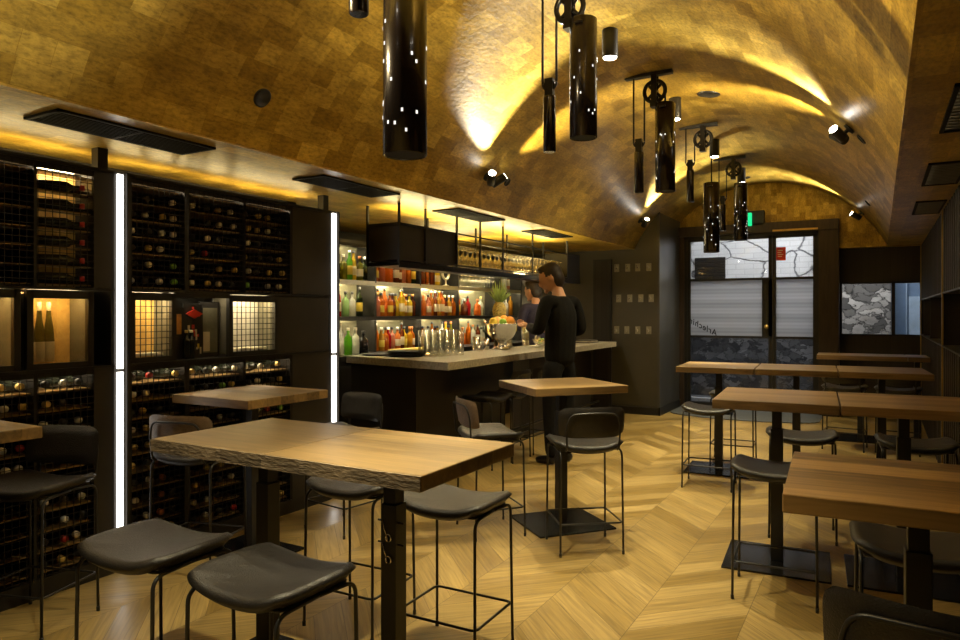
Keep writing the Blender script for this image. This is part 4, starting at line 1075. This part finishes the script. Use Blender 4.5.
# pineapple stands on the counter just behind the bowl
t = thing('pineapple', 'whole pineapple with spiky green crown standing behind the steel fruit bowl', 'pineapple', (-4.09, 7.66, 1.0705))
t.location = (-4.09, 7.66, 1.0705); t.scale = (1.1,)*3
mp_ = mat('pineapple_skin', (.35, .25, .05), .6, 0, .5, 40, bump=.6, bscale=50)
MB().lathe([(.06, 0), (.062, .01), (.062, .30), (.05, .31)], 20).build('stand', M['blackmetal'], t, label='dark cylindrical stand')
bd = MB(); NZ, NA2 = 15, 22
prof = [(.075*math.sqrt(max(0.02, 1-((i/NZ)*2-1)**2*.85)), .31+.20*i/NZ) for i in range(NZ+1)]
vs = []; fs = []
for i, (r, z) in enumerate(prof):
    for j in range(NA2):
        a = 2*PI*j/NA2; q = r*(1+.07*((i+j) % 2)); vs.append((q*math.cos(a), q*math.sin(a), z))
for i in range(NZ):
    for j in range(NA2): fs.append((i*NA2+j, i*NA2+(j+1) % NA2, (i+1)*NA2+(j+1) % NA2, (i+1)*NA2+j))
fs.append(tuple(range(NA2-1, -1, -1))); fs.append(tuple(range(NZ*NA2, (NZ+1)*NA2)))
bd.add(vs, fs, 0, False).build('fruit_body', mp_, t)
cr = MB(); rr = random.Random(4)
for k in range(34):
    a = k*2.4; L_ = .10+.13*(k/34); out = .10*(1-k/34)+.02; z = .50+.03*(k/34)
    dx, dy = math.cos(a), math.sin(a)
    p = [Vector((dx*.02, dy*.02, z)), Vector((dx*(.03+out*.4), dy*(.03+out*.4), z+L_*.5)), Vector((dx*(.03+out), dy*(.03+out), z+L_))]
    cr.tube(p, [.013, .010, .001], 4)
cr.build('crown', mat('pineapple_leaf', (.20, .27, .05), .5, 0, .3), t)
shk = MB().lathe([(0, 0), (.034, .001), (.036, .004), (.044, .15), (.042, .15), (.001, .02)], 20).mesh('shaker', [M['chrome']])
put('shaker_tin', shk, -4.05, 7.02, 'steel shaker tin left of the fruit bowl', 'shaker'); put('shaker_tin', shk, -3.93, 7.05, 'steel shaker tin closest to the fruit bowl on its left', 'shaker', s=.85)
put('tumbler', tumb, -3.95, 6.83, 'short clear tumbler left of the shaker tins', 'glass'); put('tumbler', tumb, -3.83, 6.72, 'short clear tumbler nearest the block of tall glasses', 'glass')
put('carafe_glass', high, -3.93, 7.62, 'tall clear glass just right of the steel fruit bowl', 'glass', s=1.3); put('carafe_glass', high, -3.92, 8.05, 'tallest clear glass right of the fruit bowl', 'glass', s=1.6)
put('tumbler', tumb, -3.82, 8.2, 'short clear tumbler behind the garnish bowl', 'glass', s=1.2)
t = thing('garnish_bowl', 'clear bowl of citrus wedges on a white plate on the counter', 'bowl', (-3.68, 7.98, ZC+.013))
MB().lathe([(.001, 0), (.05, 0), (.085, .05), (.105, .085), (.102, .085), (.08, .052), (.045, .006), (.001, .006)], 24).build('bowl', M['drink'], t)
cw = MB(); rr = random.Random(9)
for k in range(16):
    a = rr.uniform(0, 6.28); d_ = rr.uniform(0, .055)
    cw.lathe([(.001, -.018), (.016, -.009), (.019, .0), (.016, .009), (.001, .018)], 8, m=k % 2, T=Matrix.Translation((d_*math.cos(a), d_*math.sin(a), .035+rr.uniform(0, .05))))
q = cw.build('citrus_wedges', [my, ml], t); q['kind'] = 'stuff'
put('white_plate', MB().lathe([(.001, 0), (.09, 0), (.15, .010), (.148, .0125), (.09, .004), (.001, .004)], 28).mesh('plate', [M['white']]), -3.68, 7.98, 'white plate under the garnish bowl near the man', 'plate')
for q in range(3): small('menu_folder', MB().box(-.11, -.17, 0, .11, .17, .013), [M['greypanel'], M['cream'], M['greypanel']][q], (-3.62, 9.42, ZC+.0135*q), f'flat menu folder on the far end of the counter, {["bottom", "middle", "top"][q]} of the stack', 'menu', 'menus stacked on the far counter end', R(4*q-3))
small('bar_cloth', MB().box(-.06, -.08, 0, .06, .08, .012), M['white'], (-3.62, 8.9, ZC), 'folded white cloth on the counter right of the man', 'cloth', bevel=.004)
# lemons on the back worktop behind the trays
t = small('lemon_tray', MB().box(-.07, -.30, 0, .07, .30, .03), M['yellowlabel'], (-4.80, 6.72, 1.0505), 'yellow tray on the back bar worktop in front of the bottles', 'tray', bevel=.006)

# coat hooks
hk = MB().box(-.028, -.014, -.045, .028, 0, .045)
hk.tube(rnd([(0, -.01, .0), (0, -.055, -.02), (0, -.06, .03)], .02, 4), .009, 8)
for i_, v_ in enumerate(hk.v): hk.v[i_] = (v_[0]*1.25, v_[1]*1.4, v_[2]*1.25)
hkm = hk.mesh('coat_hook', [mat('worn_steel_hook', (.26, .24, .18), .4, .4)])
rows = (('top', 2.165, (-3.41, -3.24, -3.09, -2.925)), ('middle', 1.71, (-3.38, -3.21, -3.044, -2.89)), ('bottom', 1.24, (-3.41, -3.256, -3.09, -2.925)))
for nm, z, xs in rows:
    for i, x in enumerate(xs):
        inst('coat_hook', hkm, (x, 10.125, z), f'black coat hook, {ORD[i]} from left in the {nm} row on the dark wall', 'hook', 'coat hooks on the dark wall')

# ------------------------------------------------------------------ people
def skin_mesh(chains, voxel=.009, extra=None, sub=1, mat_=None, name='body'):
    """chains: list of [(x,y,z,r), ...]; grown with skin+subsurf and fused by voxel remesh"""
    parts = []
    bm_all = bmesh.new()
    for ch in chains:
        me = bpy.data.meshes.new('tmp'); me.from_pydata([p[:3] for p in ch], [(i, i+1) for i in range(len(ch)-1)], [])
        o = bpy.data.objects.new('tmp', me); COL.objects.link(o)
        sk = o.modifiers.new('s', 'SKIN')
        for i, p in enumerate(ch):
            r = p[3] if not isinstance(p[3], tuple) else p[3]
            o.data.skin_vertices[0].data[i].radius = r if isinstance(r, tuple) else (r, r)
        o.data.skin_vertices[0].data[0].use_root = True
        sb = o.modifiers.new('u', 'SUBSURF'); sb.levels = 2; sb.render_levels = 2
        bpy.context.view_layer.update()
        dg = bpy.context.evaluated_depsgraph_get(); m2 = bpy.data.meshes.new_from_object(o.evaluated_get(dg))
        bm_all.from_mesh(m2); bpy.data.objects.remove(o); bpy.data.meshes.remove(m2)
    if extra:
        for e in extra: bm_all.from_mesh(e)
    me = bpy.data.meshes.new('tmp'); bm_all.to_mesh(me); bm_all.free()
    o = bpy.data.objects.new('tmp', me); COL.objects.link(o)
    rm = o.modifiers.new('r', 'REMESH'); rm.mode = 'VOXEL'; rm.voxel_size = voxel; rm.use_smooth_shade = True
    sm = o.modifiers.new('k', 'SMOOTH'); sm.iterations = 3; sm.factor = .4
    bpy.context.view_layer.update()
    dg = bpy.context.evaluated_depsgraph_get(); m2 = bpy.data.meshes.new_from_object(o.evaluated_get(dg))
    bpy.data.objects.remove(o); m2.name = name
    for p in m2.polygons: p.use_smooth = True
    m2.materials.clear(); m2.materials.append(mat_)
    return m2
def ball(c, rad, T=None, n=14, fn=None):
    bm = bmesh.new(); bmesh.ops.create_uvsphere(bm, u_segments=20, v_segments=n, radius=1)
    for v in bm.verts:
        p = Vector((v.co.x*rad[0], v.co.y*rad[1], v.co.z*rad[2]))
        if fn: p = fn(p)
        p = p+Vector(c); v.co = (T @ p) if T else p
    me = bpy.data.meshes.new('b'); bm.to_mesh(me); bm.free(); return me
def hand(wrist, palm, dirv, side):
    """chains for five fingers curling forward from the palm"""
    w_ = Vector(wrist); d = Vector(dirv).normalized(); s = Vector(side).normalized(); dn = d.cross(s).normalized()
    ch = [[(*w_, .021), (*(w_+d*.045), (.030)), (*(w_+d*.085), .028)]]
    for k, (off, L_) in enumerate(((-.03, .062), (-.010, .075), (.011, .070), (.030, .055))):
        b = w_+d*.075+s*off
        ch.append([(*b, .0105), (*(b+d*L_*.5), .010), (*(b+d*L_*.8-dn*L_*.35), .009), (*(b+d*L_*.75-dn*L_*.65), .008)])
    b = w_+d*.025-s*.025
    ch.append([(*b, .013), (*(b-s*.03+d*.03), .0115), (*(b-s*.03+d*.055-dn*.02), .0095)])
    return ch
def person(label, loc, rz, scale, top_mat, headturn, pitch, bent=True, longcoat=True):
    t = thing('person', label, 'person', loc, rz, None); t.scale = (scale,)*3
    HT = Matrix.Translation((0, .035, 1.565)) @ Matrix.Rotation(headturn, 4, 'Z') @ Matrix.Rotation(-pitch, 4, 'X')
    def skull(p):
        q = p.copy()
        if q.z < -.02: q.x *= 1-.28*min(1, (-q.z-.02)/.1); q.y = q.y*(1-.12*min(1, (-q.z-.02)/.1))+.012*min(1, (-q.z)/.1)
        return q
    head = [ball((0, .02, .10), (.077, .098, .122), HT, 16, skull),
            ball((0, .122, .075), (.014, .020, .028), HT), ball((0, .113, .10), (.010, .012, .03), HT),
            ball((0, .108, .035), (.027, .012, .009), HT), ball((0, .098, .0), (.028, .02, .02), HT),
            ball((-.078, .01, .085), (.010, .022, .034), HT), ball((.078, .01, .085), (.010, .022, .034), HT),
            ball((-.032, .098, .118), (.02, .012, .008), HT), ball((.032, .098, .118), (.02, .012, .008), HT)]
    sh = 1.445
    LW, RW = (-.10, .30, 1.22), (.13, .27, 1.17)
    LE, RE = (-.255, .02, 1.17), (.27, -.04, 1.16)
    LS, RS = (-.185, -.01, sh), (.185, -.01, sh)
    torso = [(0, 0, .93, .115), (0, -.005, 1.05, .115), (0, -.015, 1.20, .125), (0, -.015, 1.34, .135), (0, -.005, 1.44, .085), (0, .015, 1.50, .058), (0, .03, 1.585, .055)]
    fd1 = (.25, .9, .12); fd2 = (-.3, .9, .1)
    body = skin_mesh([torso, [(0, -.005, 1.41, .06), (*LS, .055), (*LE, .040), (*LW, .026)], [(0, -.005, 1.41, .06), (*RS, .055), (*RE, .040), (*RW, .026)]]
                     + hand(LW, None, fd1, (1, -.2, .2)) + hand(RW, None, fd2, (1, .2, .2))
                     + [[(0, 0, .93, .09), (-.095, 0, .88, .085), (-.105, .01, .50, .055), (-.11, -.01, .09, .036)], [(0, 0, .93, .09), (.095, 0, .88, .085), (.105, .01, .50, .055), (.11, -.01, .09, .036)]],
                     .0085, head, mat_=M['skin'])
    o = bpy.data.objects.new('body', body); COL.objects.link(o); o.parent = t
    ha = skin_mesh([], .010, [ball((0, .0, .135), (.086, .104, .100), HT, 14, lambda p: Vector((p.x, p.y, max(p.z, -.10)))), ball((0, -.035, .08), (.081, .068, .10), HT), ball((0, .06, .20), (.06, .05, .028), HT)], mat_=M['hair'], name='hair')
    # trim the hair from the face: drop forward low vertices
    bm = bmesh.new(); bm.from_mesh(ha); HI_ = HT.inverted()
    kill = [v for v in bm.verts if (HI_ @ v.co).y > .055 and (HI_ @ v.co).z < .155 or ((HI_ @ v.co).y > .0 and (HI_ @ v.co).z < .11)]
    bmesh.ops.delete(bm, geom=kill, context='VERTS'); bm.to_mesh(ha); bm.free()
    o = bpy.data.objects.new('hair', ha); COL.objects.link(o); o.parent = t
    def toward(a, b, f): return tuple(a[i]+(b[i]-a[i])*f for i in range(3))
    hem = .83 if longcoat else .95
    jk = skin_mesh([[(0, 0, hem, (.165, .125)), (0, -.005, 1.0, (.165, .13)), (0, -.015, 1.18, (.165, .135)), (0, -.02, 1.33, (.175, .14)), (0, -.01, 1.43, (.125, .10)), (0, .012, 1.49, (.068, .068))],
                    [(0, -.01, 1.40, .085), (*LS, .072), (*LE, .058), (*toward(LE, LW, .88), .042)], [(0, -.01, 1.40, .085), (*RS, .072), (*RE, .058), (*toward(RE, RW, .88), .042)]], .010, mat_=top_mat, name='jacket')
    o = bpy.data.objects.new('jacket' if longcoat else 'shirt', jk); COL.objects.link(o); o.parent = t
    tr_ = skin_mesh([[(0, 0, .98, (.14, .11)), (0, 0, .90, (.14, .11))]]+[[(0, 0, .93, .10), (s*.095, 0, .86, .10), (s*.107, .012, .50, .075), (s*.11, -.01, .06, .062)] for s in (-1, 1)], .011, mat_=M['trouser'], name='trousers')
    o = bpy.data.objects.new('trousers', tr_); COL.objects.link(o); o.parent = t
    for s in (-1, 1):
        me = skin_mesh([[(s*.11, -.05, .04, .038), (s*.112, .03, .045, .042), (s*.118, .12, .03, .036), (s*.12, .18, .024, .026)]], .009, mat_=M['shoe'], name='shoe')
        o = bpy.data.objects.new('shoe', me); COL.objects.link(o); o.parent = t
    return t
person('man in black jacket standing at the bar, seen from behind, looking down', (-2.77, 6.46, 0), R(72), 1.12, M['suit'], R(38), R(22))
person('dark haired person in navy shirt behind the bar, partly hidden by the man', (-4.13, 8.83, 0), R(60), 1.09, M['navy'], R(20), R(15), True, False)
